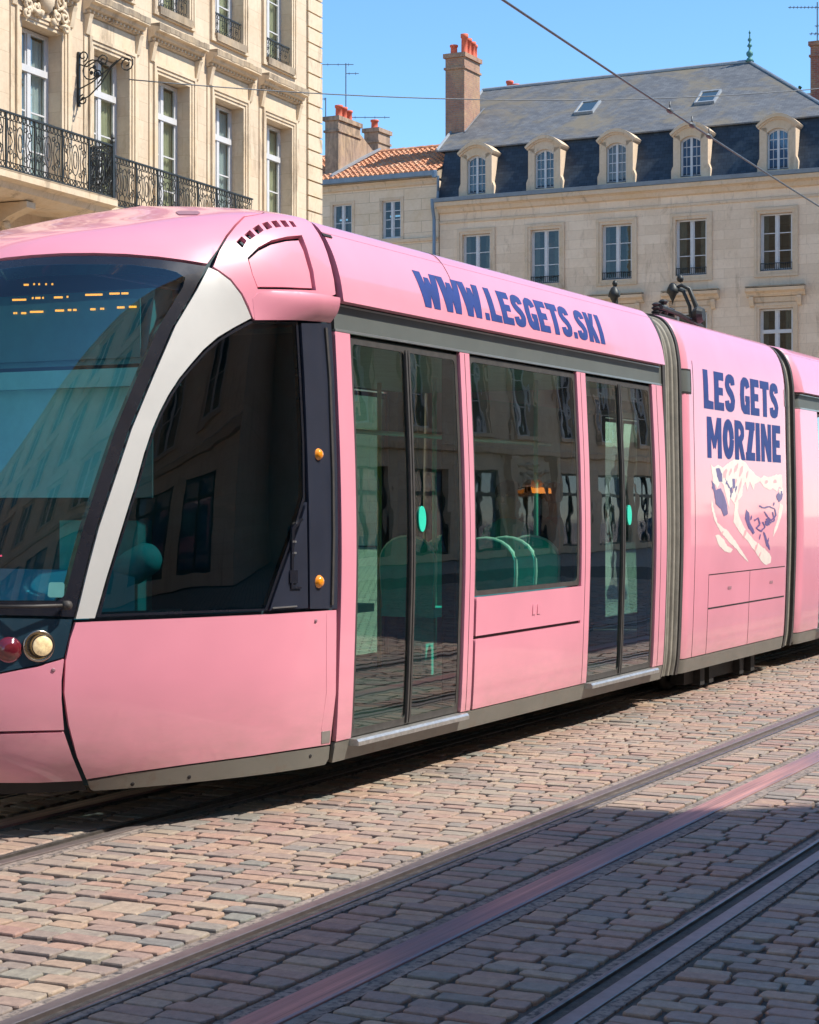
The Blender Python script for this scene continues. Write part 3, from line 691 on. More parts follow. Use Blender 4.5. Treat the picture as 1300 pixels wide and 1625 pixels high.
panel('sticker', cab, [C([(77, 926), (80, 924), (99, 924), (102, 927), (101, 945), (98, 948), (78, 948), (75, 945)], step=5)], 'sticker', tram, h=.006, th=.001)
w = MB(); (a1, b1), _d = icab(108, 960); P0w = Vector(cab(np.array(a1), np.array(b1)))+Vector((-.02, -.02, 0)); (a2, b2), _d = icab(0, 962); P1w = Vector(cab(np.array(a2), np.array(b2)))+Vector((-.03, 0, 0))
w.tube([P0w, (P0w+P1w)/2+Vector((-.03, -.03, 0)), P1w], .009); w.lathe([(.022, 0), (.022, .03), (.001, .034)], P0w, 10, Matrix.Rotation(R(-90), 3, 'Y')); w.build('windscreen_wiper', 'rubber', tram, True)
# ---- passenger cars
def zb(ch, z): return ch.bz(z)
SB = lambda z: zb(side, z)
def both(name, polys, mat, ch, h=0., th=.025, parent=None, far=True, label=None, holes=()):
    r = panel(name, ch, polys, mat, parent or tram, h=h, th=th, holes=holes, mirror='copy' if far else None, label=label)
    return r[0] if far else r
def door(ch, s0, s1, far=True, btn=True):
    b0, b1 = SB(.335), SB(2.475); mid = (s0+s1)/2
    fr = both('door', [rect(s0, s1, b0-.01, b1+.015)], 'rubber', ch, h=-.012, th=.02, far=far, holes=[rrect(s0+.035, mid-.028, b0+.03, b1-.02, .03), rrect(mid+.028, s1-.035, b0+.03, b1-.02, .03)])
    for a, b in ((s0+.035, mid-.028), (mid+.028, s1-.035)):
        panel('door_pane', ch, [rrect(a, b, b0+.03, b1-.02, .03)], 'tram_glass', fr, h=-.014, th=0, mirror='copy' if far else None, step=(.3, .04))
    if btn:
        panel('door_button', ch, [[(mid+.13+.048*math.cos(R(t)), SB(1.50)+.075*math.sin(R(t))) for t in range(0, 360, 24)]], 'button_green', fr, h=-.006, th=.006)
    both('door_seal', [rect(mid-.026, mid-.006, b0, b1-.01), rect(mid+.006, mid+.026, b0, b1-.01)], 'rubber', ch, h=.0, th=.012, far=far, parent=fr)
    # step
    zz = .285
    for f_ in ((0, 1) if far else (0,)):
        y0, y1 = (-.02, .06) if not f_ else (WIDTH-.06, WIDTH+.02)
        m = MB(); m.prism_yz([(y0, zz), (y1, zz), (y1, zz+.035), (y0+.012*(1-f_), zz+.035), (y0, zz+.022)], s0-.02, s1+.03); m.build('door_step', 'tread_alu', tram)
def carbody(ch, s0, s1, pillars, doors, wins, far=True, zf=2.66):
    for a, b in pillars: both('pillar', [rect(a, b, SB(.325), SB(2.505))], 'pink_paint', ch, h=.004, far=far)
    for a, b in doors: door(ch, a, b, far)
    for a, b in wins:
        fr = both('window', [rect(a-.005, b+.005, SB(1.02), SB(2.495))], 'rubber', ch, h=-.01, th=.02, far=far, holes=[rrect(a+.03, b-.03, SB(1.05), SB(2.46), .04)])
        panel('window_pane', ch, [rrect(a+.03, b-.03, SB(1.05), SB(2.46), .04)], 'tram_glass', fr, h=-.012, th=0, mirror='copy' if far else None, step=(.3, .04))
        both('side_panel', [rect(a+.02, b+.02, SB(.775), SB(1.012))], 'pink_paint', ch, h=.004, far=far)
        pn = both('side_panel', [rect(a+.02, b+.02, SB(.325), SB(.755))], 'pink_paint', ch, h=.004, far=far)
        both('panel_shelf', [rect(a+.02, b+.02, SB(.757), SB(.773))], 'hull_dark', ch, h=-.01, th=.01, far=far)
    both('skirt', [rect(s0, s1, 0.001, SB(.318))], 'skirt_grey', ch, h=.0, far=far)
    both('window_header', [rect(s0, s1, SB(2.515), SB(zf-.004))], 'band_grey', ch, h=.0, far=far)
    both('header_trim', [rect(s0, s1, SB(2.507), SB(2.52))], 'trim_alu', ch, h=.006, th=.02, far=far)
    both('header_trim', [rect(s0, s1-.05, SB(zf-.016), SB(zf-.008))], 'trim_alu', ch, h=.004, th=.02, far=far)
car1 = side
carbody(car1, .1, 5.40, [(.10, .265), (1.665, 1.80), (3.585, 3.75), (5.16, 5.40)], [(.28, 1.65), (3.765, 5.145)], [(1.815, 3.57)])
both('panel_rib', [rect(5.255, 5.262, SB(.33), SB(2.5))], 'hull_dark', car1, h=.0052, th=.003, far=False)
for s_, b_ in ((3.55, .6), ):
    both('panel_rib', [rect(3.652, 3.657, SB(.33), SB(2.5))], 'hull_dark', car1, h=.0052, th=.003, far=False)
    both('panel_rib', [rect(1.728, 1.733, SB(.33), SB(2.5))], 'hull_dark', car1, h=.0052, th=.003, far=False)
# small handle plate on the panel
for s_ in (2.72, 2.80): both('panel_latch', [rect(s_, s_+.05, SB(.86), SB(.93))], 'pink_paint', car1, h=.009, th=.006, far=False)
B1 = fair.B; bs = .40
def fairing(ch, s0, s1, split=None, far=True):
    cuts = [s0]+(split or [])+[s1]; out = []
    for a, b in zip(cuts[:-1], cuts[1:]):
        out.append(both('roof_fairing', [rect(a+.003, b-.003, .0, bs-.002)], 'pink_paint', ch, h=.004, th=.04, far=far))
    both('roof_cover', [rect(s0, s1, bs+.002, ch.B)], 'pink_paint', ch, h=.003, th=.03, far=far)
    return out
fp = fairing(fair, .12, 5.36)
panel('roof_joint', fair, [rect(1.60, 1.606, .21, bs+.25)], 'hull_dark', fp[0], h=.0055, th=.003)
panel('roof_cap', fair, [rect(.10, .20, bs-.03, bs-.012)], 'hull_dark', fp[0], h=.01, th=.006)
# structure behind the pillars
def inner_frame(s0, s1, posts, ch, off=0.):
    m = MB()
    for f_ in (0, 1):
        Y = (lambda y: WIDTH-y) if f_ else (lambda y: y)
        for a, b in posts:
            ya, yb = sorted((Y(.075), Y(.16))); m.box(a, b, ya, yb, .22, 2.52)
        ya, yb = sorted((Y(.08), Y(.2))); m.box(s0, s1, ya, yb, 2.50, 2.68); m.box(s0, s1, ya, yb, .215, .34)
    m.build('body_frame', 'hull_dark', tram)
inner_frame(.05, 5.38, [(.07, .26), (1.67, 1.8), (3.59, 3.75), (5.17, 5.38)], car1)
m = MB(); m.box(1.80, 3.58, .08, .13, .34, 1.01); m.box(1.80, 3.58, WIDTH-.13, WIDTH-.08, .34, 1.01); m.build('wall_lining', 'inner_teal', tram)
def glyphs():
    q = {}
    def st(pts, t=.22, caps=True): return ('s', pts, t)
    q['W'] = (.91, [('p', [(.11, 0), (.37, 0), (.25, 1), (-.05, 1)]), ('p', [(.17, 0), (.37, 0), (.53, .86), (.34, .86)]), ('p', [(.34, .86), (.53, .86), (.72, 0), (.5, 0)]), ('p', [(.5, 0), (.76, 0), (.90, 1), (.63, 1)])])
    q['L'] = (.56, [('p', [(0, 0), (.27, 0), (.24, 1), (-.02, 1)]), ('p', [(0, 0), (.54, 0), (.54, .2), (0, .24)])])
    q['E'] = (.60, [('p', [(0, 0), (.26, 0), (.26, 1), (0, 1)]), ('p', [(.1, 0), (.56, 0), (.56, .21), (.1, .21)]), ('p', [(.1, .40), (.5, .40), (.5, .60), (.1, .60)]), ('p', [(.1, .79), (.55, .79), (.55, 1), (.1, 1)])])
    q['T'] = (.60, [('p', [(.17, 0), (.43, 0), (.43, 1), (.17, 1)]), ('p', [(0, .78), (.59, .78), (.59, 1), (0, 1)])])
    q['I'] = (.30, [('p', [(0, 0), (.27, 0), (.25, 1), (.0, 1)])])
    q['.'] = (.24, [('p', [(.0, 0), (.2, 0), (.2, .2), (.0, .2)])])
    q['S'] = (.62, [st([(.47, .72), (.45, .85), (.3, .9), (.16, .84), (.12, .70), (.2, .58), (.38, .46), (.47, .32), (.43, .15), (.28, .1), (.13, .15), (.11, .29)], .24)])
    q['G'] = (.63, [st([(.49, .72), (.45, .85), (.3, .9), (.16, .80), (.12, .5), (.16, .2), (.3, .1), (.46, .16), (.49, .40)], .245), ('p', [(.32, .34), (.60, .34), (.60, .50), (.32, .50)]), ('p', [(.42, 0), (.60, 0), (.60, .45), (.42, .45)])])
    q['K'] = (.67, [('p', [(0, 0), (.25, 0), (.25, 1), (0, 1)]), ('p', [(.15, .42), (.36, 1), (.62, 1), (.34, .42)]), ('p', [(.15, .55), (.36, .0), (.64, 0), (.38, .62)])])
    q['M'] = (.84, [('p', [(0, 0), (.22, 0), (.22, 1), (0, 1)]), ('p', [(.58, 0), (.80, 0), (.80, 1), (.58, 1)]), ('p', [(.02, 1), (.24, 1), (.48, .32), (.34, .22)]), ('p', [(.78, 1), (.56, 1), (.34, .32), (.46, .22)])])
    q['O'] = (.66, [st([(.32+.2*math.cos(R(t)), .5+.385*math.sin(R(t))) for t in range(0, 361, 30)], .25)])
    q['R'] = (.62, [('p', [(0, 0), (.23, 0), (.23, 1), (0, 1)]), st([(.1, .9), (.32, .89), (.46, .78), (.46, .62), (.32, .5), (.1, .49)], .2), ('p', [(.2, .45), (.42, .5), (.62, 0), (.38, 0)])])
    q['Z'] = (.60, [('p', [(0, .79), (.57, .79), (.57, 1), (0, 1)]), ('p', [(0, 0), (.57, 0), (.57, .21), (0, .21)]), ('p', [(0, .05), (.3, .05), (.57, .95), (.28, .95)])])
    q['N'] = (.70, [('p', [(0, 0), (.22, 0), (.22, 1), (0, 1)]), ('p', [(.44, 0), (.66, 0), (.66, 1), (.44, 1)]), ('p', [(.0, 1), (.24, 1), (.66, 0), (.42, 0)])])
    q[' '] = (.22, [])
    return q
GL = glyphs()
def glyph_polys(items):
    out = []
    for it in items:
        if it[0] == 'p': out.append(it[1])
        else:
            P = it[1]; t = it[2]/2
            for i in range(len(P)-1):
                (x0, y0), (x1, y1) = P[i], P[i+1]; L = math.hypot(x1-x0, y1-y0); nx, ny = -(y1-y0)/L*t, (x1-x0)/L*t
                out.append([(x0-nx, y0-ny), (x1-nx, y1-ny), (x1+nx, y1+ny), (x0+nx, y0+ny)])
            for (x, y) in P[1:-1]: out.append([(x+t*math.cos(R(k)), y+t*math.sin(R(k))) for k in range(0, 360, 45)])
    return out
def lettering(text, ch, s0, s1, b0, b1, parent, h=.0065, name='lettering', skew=0, wob=0.):
    gap = .035; tot = sum(GL[c][0]+gap for c in text)-gap; k = (s1-s0)/tot; x = 0; polys = []
    for c in text:
        w_, items = GL[c]; dz = random.uniform(-wob, wob)
        for pl in glyph_polys(items):
            o = []
            for i in range(len(pl)):
                p, q = pl[i], pl[(i+1) % len(pl)]
                for t in [j_/6 for j_ in range(6)]:
                    X, Y = p[0]+(q[0]-p[0])*t, p[1]+(q[1]-p[1])*t
                    Y = min(max(Y, -.0), 1.0); o.append((s0+(x+X)*k, b0+(b1-b0)*(Y+dz)))
            polys.append(o)
        x += w_+gap
    return panel(name, ch, polys, 'letter_blue', parent, h=h, th=.001, step=(.03, .025))
def inv_at(inv, x, y): return inv(x, y)[0]
ifair = Inv(fair, 0, 14, 0, fair.B)
bt = .010+(inv_at(ifair, 661, 430)[1]+inv_at(ifair, 945, 505)[1])/2; bb = -.014+(inv_at(ifair, 682, 480)[1]+inv_at(ifair, 960, 548)[1])/2
lettering('WWW.LESGETS.SKI', fair, inv_at(ifair, 668, 455)[0]-.04, inv_at(ifair, 957, 528)[0], bb, bt, fp[0], h=.0062)
# bellows
def bell(s0, s1, inset=.06):
    P = full.p; N = 15; m = MB(); ns = 40; v = []; f = []
    prof = [(o_, z_) for o_, z_ in P]; prof = prof+[(WIDTH-o_, z_) for o_, z_ in prof[::-1][1:]]
    for i in range(ns+1):
        s_ = s0+(s1-s0)*i/ns; d = inset+.03*math.cos(i/ns*2*math.pi*6)+.04*math.sin(math.pi*i/ns)-.02
        for o_, z_ in prof:
            t = min(1, max(0, (z_-2.6)/.5)); y = o_+d*(1-t*.3) if o_ < WIDTH/2 else o_-d*(1-t*.3)
            if abs(o_-WIDTH/2) < .01: y = WIDTH/2
            v.append((s_, y, z_-d*t*.8))
    L = len(prof)
    for i in range(ns):
        for k in range(L-1): f.append((i*L+k, i*L+k+1, (i+1)*L+k+1, (i+1)*L+k))
    link_mesh('bellows', v, f, 'bellows', tram, True)
    for a in (s0, s1):
        fr = Car(FULL, inset=inset-.05)
        both('bellows_frame', [rect(a-.03, a+.03, .0, fr.B)], 'rubber', fr, h=.0, th=.03)
bell(5.43, 5.83)
car2 = Car(FULL, 5.84, 9.02, .13)
U = Inv(Car(FULL), 0, 14, 0, full.B)
UB = lambda z: full.bz(z)
body2 = both('side_panel', [rect(5.84, 9.02, UB(.33), full.B, (.05, .03))], 'pink_paint', car2, h=.0, th=.03)
both('skirt', [rect(5.86, 9.0, .001, UB(.322), (.05, .05))], 'skirt_grey', car2, h=.0)
for a in (6.12, 8.98): panel('panel_seam', car2, [rect(a, a+.007, UB(.33), UB(2.75))], 'hull_dark', body2, h=.0015, th=.001)
both('corner_grille', [rect(5.86, 6.05, UB(2.49), UB(2.66), (.04, .05))], 'band_grey', car2, h=.004, th=.004, parent=body2, far=False)
both('corner_grille', [rect(8.88, 9.01, UB(2.50), UB(2.66), (.04, .05))], 'skirt_grey', car2, h=.004, th=.004, parent=body2, far=False)
both('grille_trim', [rect(5.86, 6.06, UB(2.475), UB(2.49), (.04, .05)), rect(6.05, 6.062, UB(2.49), UB(2.675), (.04, .05)), rect(5.86, 6.05, UB(2.66), UB(2.675), (.04, .05))], 'hull_dark', car2, h=.005, th=.004, parent=body2, far=False)
for r_ in ((6.50, 8.95, .985, .993), (6.50, 8.95, .70, .713), (6.50, 6.507, .33, .985), (8.945, 8.952, .33, .985), (7.70, 7.706, .33, .985)):
    panel('panel_seam', car2, [rect(r_[0], r_[1], UB(r_[2]), UB(r_[3]), (.1, .03))], 'hull_dark', body2, h=.0015, th=.001)
for s_ in (7.05, 8.35):
    panel('panel_latch', car2, [rect(s_, s_+.10, UB(.845), UB(.87))], 'roof_lid', body2, h=.003, th=.002)
def umid(x, y): return inv_at(U, x, y)
lettering('LES GETS', Car(FULL), 6.40, 8.68, UB(2.375), UB(2.70), body2, h=.002)
lettering('MORZINE', Car(FULL), 6.47, 8.74, UB(1.965), UB(2.31), body2, h=.002)
def art(polys, mat, h):
    out = []
    for pl in polys:
        q = to_chart(U, pl, step=2.5); out.append([(a+random.uniform(-.004, .004), b+random.uniform(-.004, .004)) for a, b in q])
    panel('mountain_artwork', Car(FULL), out, mat, body2, h=h*.7, th=.0005, step=(.15, .03))
art([[(1128, 736), (1133, 741), (1140, 737), (1146, 742), (1152, 738), (1158, 733), (1166, 729), (1175, 728), (1184, 735), (1192, 746), (1200, 754), (1207, 759), (1212, 755), (1222, 757), (1232, 753), (1241, 753), (1242, 775), (1236, 772), (1233, 780), (1226, 774), (1222, 778), (1212, 772), (1206, 764), (1198, 768), (1196, 778), (1190, 764), (1186, 778), (1183, 764), (1179, 772), (1178, 786), (1172, 794), (1171, 812), (1176, 826), (1184, 842), (1196, 856), (1208, 866), (1221, 878), (1224, 884), (1223, 893), (1216, 897), (1210, 893), (1198, 875), (1186, 858), (1174, 845), (1164, 828), (1166, 800), (1158, 790), (1157, 806), (1152, 786), (1148, 770), (1143, 764), (1139, 775), (1132, 766)]], 'art_cream', .002)
art([[(1129, 790), (1134, 812), (1139, 830), (1146, 836), (1155, 842), (1168, 860), (1180, 878), (1188, 892), (1183, 888), (1168, 871), (1154, 857), (1143, 843), (1134, 826), (1129, 806)], [(1135, 850), (1141, 848), (1148, 855), (1154, 866), (1163, 872), (1160, 877), (1150, 875), (1141, 866)],
     [(1238, 798), (1243, 803), (1240, 820), (1234, 838), (1227, 852), (1228, 842), (1234, 824)], [(1236, 776), (1243, 774), (1242, 790), (1238, 794)]], 'art_cream', .002)
art([[(1129, 762), (1134, 768), (1136, 778), (1144, 775), (1150, 788), (1154, 802), (1155, 815), (1149, 820), (1144, 808), (1136, 800), (1134, 786)], [(1136, 743), (1141, 742), (1146, 752), (1146, 764), (1141, 764), (1138, 756)], [(1162, 760), (1166, 759), (1167, 774), (1163, 776)], [(1158, 777), (1162, 772), (1163, 782), (1159, 784)], [(1150, 758), (1156, 768), (1160, 776), (1156, 774)],
     [(1184, 809), (1189, 813), (1190, 828), (1198, 845), (1195, 848), (1187, 836), (1182, 822)], [(1211, 844), (1214, 846), (1221, 866), (1222, 873), (1216, 866)], [(1232, 787), (1236, 780), (1238, 786), (1243, 782), (1241, 792), (1236, 797), (1233, 792)]], 'art_purple', .003)
rp = random.Random(11); pk = []; pv = []
for cx_, cy_, dx_, dy_ in ((1150, 752, 3, 9), (1159, 748, 2, 7), (1168, 742, 2, 10), (1176, 748, 2, 12), (1186, 752, 1.6, 7), (1166, 768, 2, 11), (1174, 772, 1.5, 12), (1168, 792, 1.4, 9), (1216, 765, 3, 3), (1230, 764, 3, 3), (1182, 848, 2, 7), (1200, 868, 2, 7), (1206, 880, 1.4, 5), (1146, 846, 2, 3)):
    pk.append([(cx_+dx_*math.cos(R(t))*rp.uniform(.6, 1.3)+.25*dy_*math.sin(R(t)), cy_-dy_*math.sin(R(t))*rp.uniform(.6, 1.2)) for t in range(0, 360, 40)])
for cx_, cy_, dx_, dy_ in ((1140, 750, 1, 5), (1153, 766, 1.2, 4), (1160, 786, 1, 4), (1168, 776, 1.3, 5), (1144, 786, 1, 6), (1240, 782, 1.5, 4), (1228, 800, 1, 4), (1192, 822, 1, 5), (1206, 852, 1, 5), (1219, 858, .9, 5), (1131, 772, .9, 4), (1148, 800, 1, 7)):
    pv.append([(cx_+dx_*math.cos(R(t))*rp.uniform(.6, 1.4)+.2*dy_*math.sin(R(t)), cy_-dy_*math.sin(R(t))*rp.uniform(.6, 1.2)) for t in range(0, 360, 45)])
art(pk, 'art_pink', .0026); art(pv, 'art_purple', .0032)
sk = []
def scrib(pts, w=1.1):
    for (x0, y0), (x1, y1) in zip(pts[:-1], pts[1:]):
        L = math.hypot(x1-x0, y1-y0) or 1; nx, ny = -(y1-y0)/L*w, (x1-x0)/L*w; sk.append([(x0-nx, y0-ny), (x0+nx, y0+ny), (x1+nx, y1+ny), (x1-nx, y1-ny)])
scrib([(1205, 803), (1212, 806), (1221, 804), (1230, 808), (1231, 818), (1224, 826), (1218, 820), (1213, 812)]); scrib([(1197, 826), (1203, 822), (1206, 832), (1200, 838), (1208, 843), (1214, 836), (1210, 828)]); scrib([(1216, 826), (1219, 824), (1221, 831), (1216, 833), (1216, 827)], 2); scrib([(1226, 812), (1229, 826), (1222, 830)])
art(sk, 'art_purple', .0035)
bell(9.05, 9.30, .07)
S3 = [(o_, z_) for o_, z_ in SIDE]
car3 = Car(SIDE, 9.33, None, .16); fair3 = Car(FAIR, 9.33, None, .16)
carbody(car3, 9.34, 14.6, [(9.34, 10.16), (11.4, 11.53), (13.3, 13.45)], [(10.19, 11.38)], [(11.55, 13.28)])
fairing(fair3, 9.34, 14.6)
inner_frame(9.4, 14.6, [(9.5, 10.0), (11.4, 11.53), (13.3, 13.45)], car3)
MB().box(9.45, 14.6, .13, 2.27, .30, .35).build('floor', 'inner_floor', tram)
MB().box(9.45, 14.6, .14, 2.26, 2.5, 2.53).build('ceiling', 'inner_ceiling', tram)
# passages inside the plain middle car
MB().box(5.9, 9.0, .3, .34, .3, 2.5).box(5.9, 9.0, 2.06, 2.1, .3, 2.5).box(5.4, 9.4, .3, 2.1, .28, .34).build('inner_wall', 'inner_ceiling', tram)
# seats, poles
def seat(s, o, face=1):
    m = MB(); m.box(s, s+.42, o, o+.42, .78, .84); x = s if face > 0 else s+.36
    m.box(s+.1, s+.3, o+.15, o+.28, .35, .78)
    b = m.build('seat', 'seat_teal', tram)
    pts = [(o+.02, .84), (o+.0, 1.12)]+[(o+.215-.215*math.cos(R(t)), 1.18+.17*math.sin(R(t))) for t in range(10, 180, 16)]+[(o+.43, 1.12), (o+.41, .84)]
    MB().prism_yz(pts, x, x+.045).build('seat_back', 'seat_teal', b)
    MB().tube([(x+.022, y, z) for y, z in pts], .016, 6).build('back_rim', 'seat_edge', b, True)
for x_ in (771, 803, 842): seat(float(on_o(x_, 880, .42)[0]), .21)
for s_, o_ in ((3.3, 1.0), (4.0, 1.0), (3.4, 1.75), (2.5, 1.75)): seat(s_, o_)
for s_, o_ in ((.45, 1.2), (1.0, .6), (1.7, 1.2), (3.72, 1.2), (4.2, .6), (4.75, 1.5)):
    MB().tube([(s_, o_, .35), (s_, o_, 2.5)], .017, 8).build('grab_pole', 'pole_green', tram, True)
for s_, o_ in ((1.15, 1.75), (4.0, 1.8)): MB().tube([(s_, o_, .35), (s_, o_, 2.5)], .017, 8).build('grab_pole', 'pole_yellow', tram, True)
MB().tube([(.2, .9, 2.05), (5.2, .9, 2.05)], .016, 8).build('handrail', 'pole_green', tram, True)
# bogies
m = MB()
m.box(6.3, 8.6, .35, 2.05, .16, .30); m.box(6.5, 8.4, .22, .34, .06, .2)
for s_ in (6.75, 7.0, 7.9, 8.25): m.box(s_, s_+.12, .16, .34, .04, .22)
bg = m.build('bogie', 'chassis', tram)
for s_ in (6.6, 8.3):
    for o_ in (.44, 1.88): MB().lathe([(.001, -.05), (.27, -.05), (.29, .05), (.15, .06), (.001, .06)], (s_, o_, .29), 22, Matrix.Rotation(R(90), 3, 'X')).build('wheel', 'chassis', bg, True)
MB().box(9.5, 14.4, .2, 2.2, .19, .29).build('underframe', 'chassis', tram); MB().box(.21, 5.3, .2, 2.2, .19, .29).build('underframe', 'chassis', tram); m = MB(); m.box(-1.2, .2, .8, 1.6, .24, .3); m.build('underframe', 'chassis', tram)
# roof gear at the far end of the middle car
m = MB(); m.box(7.55, 8.05, .8, 1.5, 3.12, 3.30); m.box(8.2, 8.9, .8, 1.6, 3.12, 3.24)
for s_, h_ in ((7.62, .7), (7.80, 1.0), (8.0, .6)): m.lathe([(.035, 0), (.05, .03*h_), (.03, .05*h_), (.05, .08*h_), (.03, .1*h_), (.045, .13*h_), (.02, .15*h_)], (s_, .85, 3.30), 10)
m.tube([(7.6, .8, 3.36), (8.1, .8, 3.34), (8.8, .8, 3.28)], .022, 6); m.lathe([(.06, -.05), (.085, 0), (.06, .05)], (8.45, .72, 3.36), 14, Matrix.Rotation(R(90), 3, 'X'))
m.build('roof_equipment', 'iron', tram)
# a few passengers and a driver console glow are left dark behind the glass
# ------------------------------------------------------------------ ground and tracks
g = MB(); g.quad((-400, -200, -.034), (400, -200, -.034), (400, 700, -.034), (-400, 700, -.034)); o = g.build('ground', 'far_pave'); o['kind'] = 'structure'
def framed(name, mb, mat, smooth=False):
    o = mb.build(name, mat, None, smooth); o.location = (T0[0], T0[1], 0); o.rotation_euler = (0, 0, TRZ); return o
m = MB(); m.quad((-9, -9.5, -.015), (26, -9.5, -.015), (26, 4.4, -.015), (-9, 4.4, -.015)); o = framed('joint_bed', m, 'joint_sand'); o['kind'] = 'structure'
TR = [(-2.745, -2.475), (-1.93, -1.655), (-1.275, -1.02), (.45, .69), (1.06, 1.34), (1.71, 1.96)]
def cobbles():
    rnd = random.Random(3); v = []; f = []; s = -8.8
    edges = [-7.6]+[e for t in sorted(TR) for e in t]+[2.9]; lanes = [(edges[k], edges[k+1]) for k in range(0, len(edges), 2)]
    while s < 21:
        hs = rnd.uniform(.074, .098); ph = rnd.uniform(0, 6)
        for l0, l1 in lanes:
            L_ = l1-l0; n_ = max(1, round(L_/.168)); ws = [rnd.uniform(.72, 1.3) for _ in range(n_)]; k_ = L_/sum(ws); x = l0
            for w in ws:
                g_ = rnd.uniform(.006, .012); x0, x1 = x+g_, x+w*k_-g_; x += w*k_
                jt = lambda: rnd.uniform(-.007, .007)
                wob = .014*math.sin(x0*2.1+ph)
                q = [(s+jt()+wob, x0+jt()), (s+hs+jt()+wob, x0+jt()), (s+hs+jt()+wob, x1+jt()), (s+jt()+wob, x1+jt())]
                cx = sum(p[0] for p in q)/4; cy = sum(p[1] for p in q)/4; z = rnd.uniform(-.003, .002); tx, ty = rnd.uniform(-.022, .022), rnd.uniform(-.012, .012)
                oct_ = []
                for k in range(4):
                    p, pn, pp = q[k], q[(k+1) % 4], q[k-1]
                    for u in (pp, pn):
                        d = math.hypot(u[0]-p[0], u[1]-p[1]); t = rnd.uniform(.004, .016)/d; oct_.append((p[0]+(u[0]-p[0])*t, p[1]+(u[1]-p[1])*t))
                n = len(v)
                for zz, ins in ((-.03, 0), (-.006, 0), (-.001, .002), (.0003, .006)):
                    for p in oct_:
                        dx, dy = cx-p[0], cy-p[1]; a_ = min(1, ins/max(1e-3, abs(dx))*1.0); b_ = min(1, ins/max(1e-3, abs(dy)))
                        X = p[0]+dx*min(a_, .5); Y = p[1]+dy*min(b_, .5); v.append((X, Y, zz+(z+(X-cx)*tx+(Y-cy)*ty if zz > -.02 else 0)))
                for r in range(3):
                    for k in range(8): f.append((n+r*8+k, n+r*8+(k+1) % 8, n+(r+1)*8+(k+1) % 8, n+(r+1)*8+k))
                f.append(tuple(n+24+k for k in range(8)))
        s += hs+rnd.uniform(.009, .016)
    me = bpy.data.meshes.new('cobblestones'); me.from_pydata(v, [], f); me.materials.append(MT['sett_stone'])
    me.update()
    o = bpy.data.objects.new('cobblestones', me); COL.objects.link(o); o.location = (T0[0], T0[1], 0); o.rotation_euler = (0, 0, TRZ); o['kind'] = 'structure'
cobbles()
def rail_set(o0, flip, label, strip='rail_strip'):
    r = root('tram_rail', label, 'rail', (T0[0], T0[1], 0), TRZ, 'grooved rails set in the cobbles')
    F_ = (lambda a: -a) if flip else (lambda a: a)
    def bar(name, a, b, z0, z1, mat, n=40):
        a, b = sorted((o0+F_(a), o0+F_(b))); m = MB(); P = []
        rnd = random.Random(int(a*100))
        for k in range(n+1):
            s = -9+k*(70/n); P.append(s)
        m.prism_yz([(a, z0), (b, z0), (b, z1-.002), (b-.004, z1), (a+.004, z1), (a, z1-.002)], -9, 61); return m.build(name, mat, r)
    bar('rail_head', -.028, .030, -.05, .002, 'rail_bright')
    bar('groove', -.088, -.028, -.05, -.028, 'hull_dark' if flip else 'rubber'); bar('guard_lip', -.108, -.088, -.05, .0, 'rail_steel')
    bar('sand_joint', .030, .085, -.05, -.005, strip); bar('sand_joint', -.150, -.108, -.05, -.006, strip)
rail_set(-1.11, False, 'worn rail of the empty track nearest the tram, with a pale strip beside it')
rail_set(-2.64, True, 'tram rail nearest the viewer, deep dark groove in the shaded cobbles')
rail_set(.56, True, 'rail under the near wheels of the pink tram, in its shadow')
rail_set(1.84, False, 'rail under the far side of the pink tram, hidden in its shadow')
def power(o0, label):
    r = root('power_rail', label, 'power rail', (T0[0], T0[1], 0), TRZ, 'flat conductor strips between the rails')
    m = MB(); m.prism_yz([(o0-.068, -.05), (o0+.068, -.05), (o0+.068, 0), (o0+.06, .005), (o0-.06, .005), (o0-.068, 0)], -9, 61); m.build('conductor_strip', 'resin_strip', r)
    for a, b in ((o0-.135, o0-.069), (o0+.069, o0+.125)): MB().prism_yz([(a, -.05), (b, -.05), (b, -.006), (a, -.006)], -9, 61).build('mortar_edge', 'rail_strip', r)
power(-1.79, 'smooth rosy conductor strip in the middle of the empty track'); power(1.2, 'flat conductor strip under the middle of the pink tram')
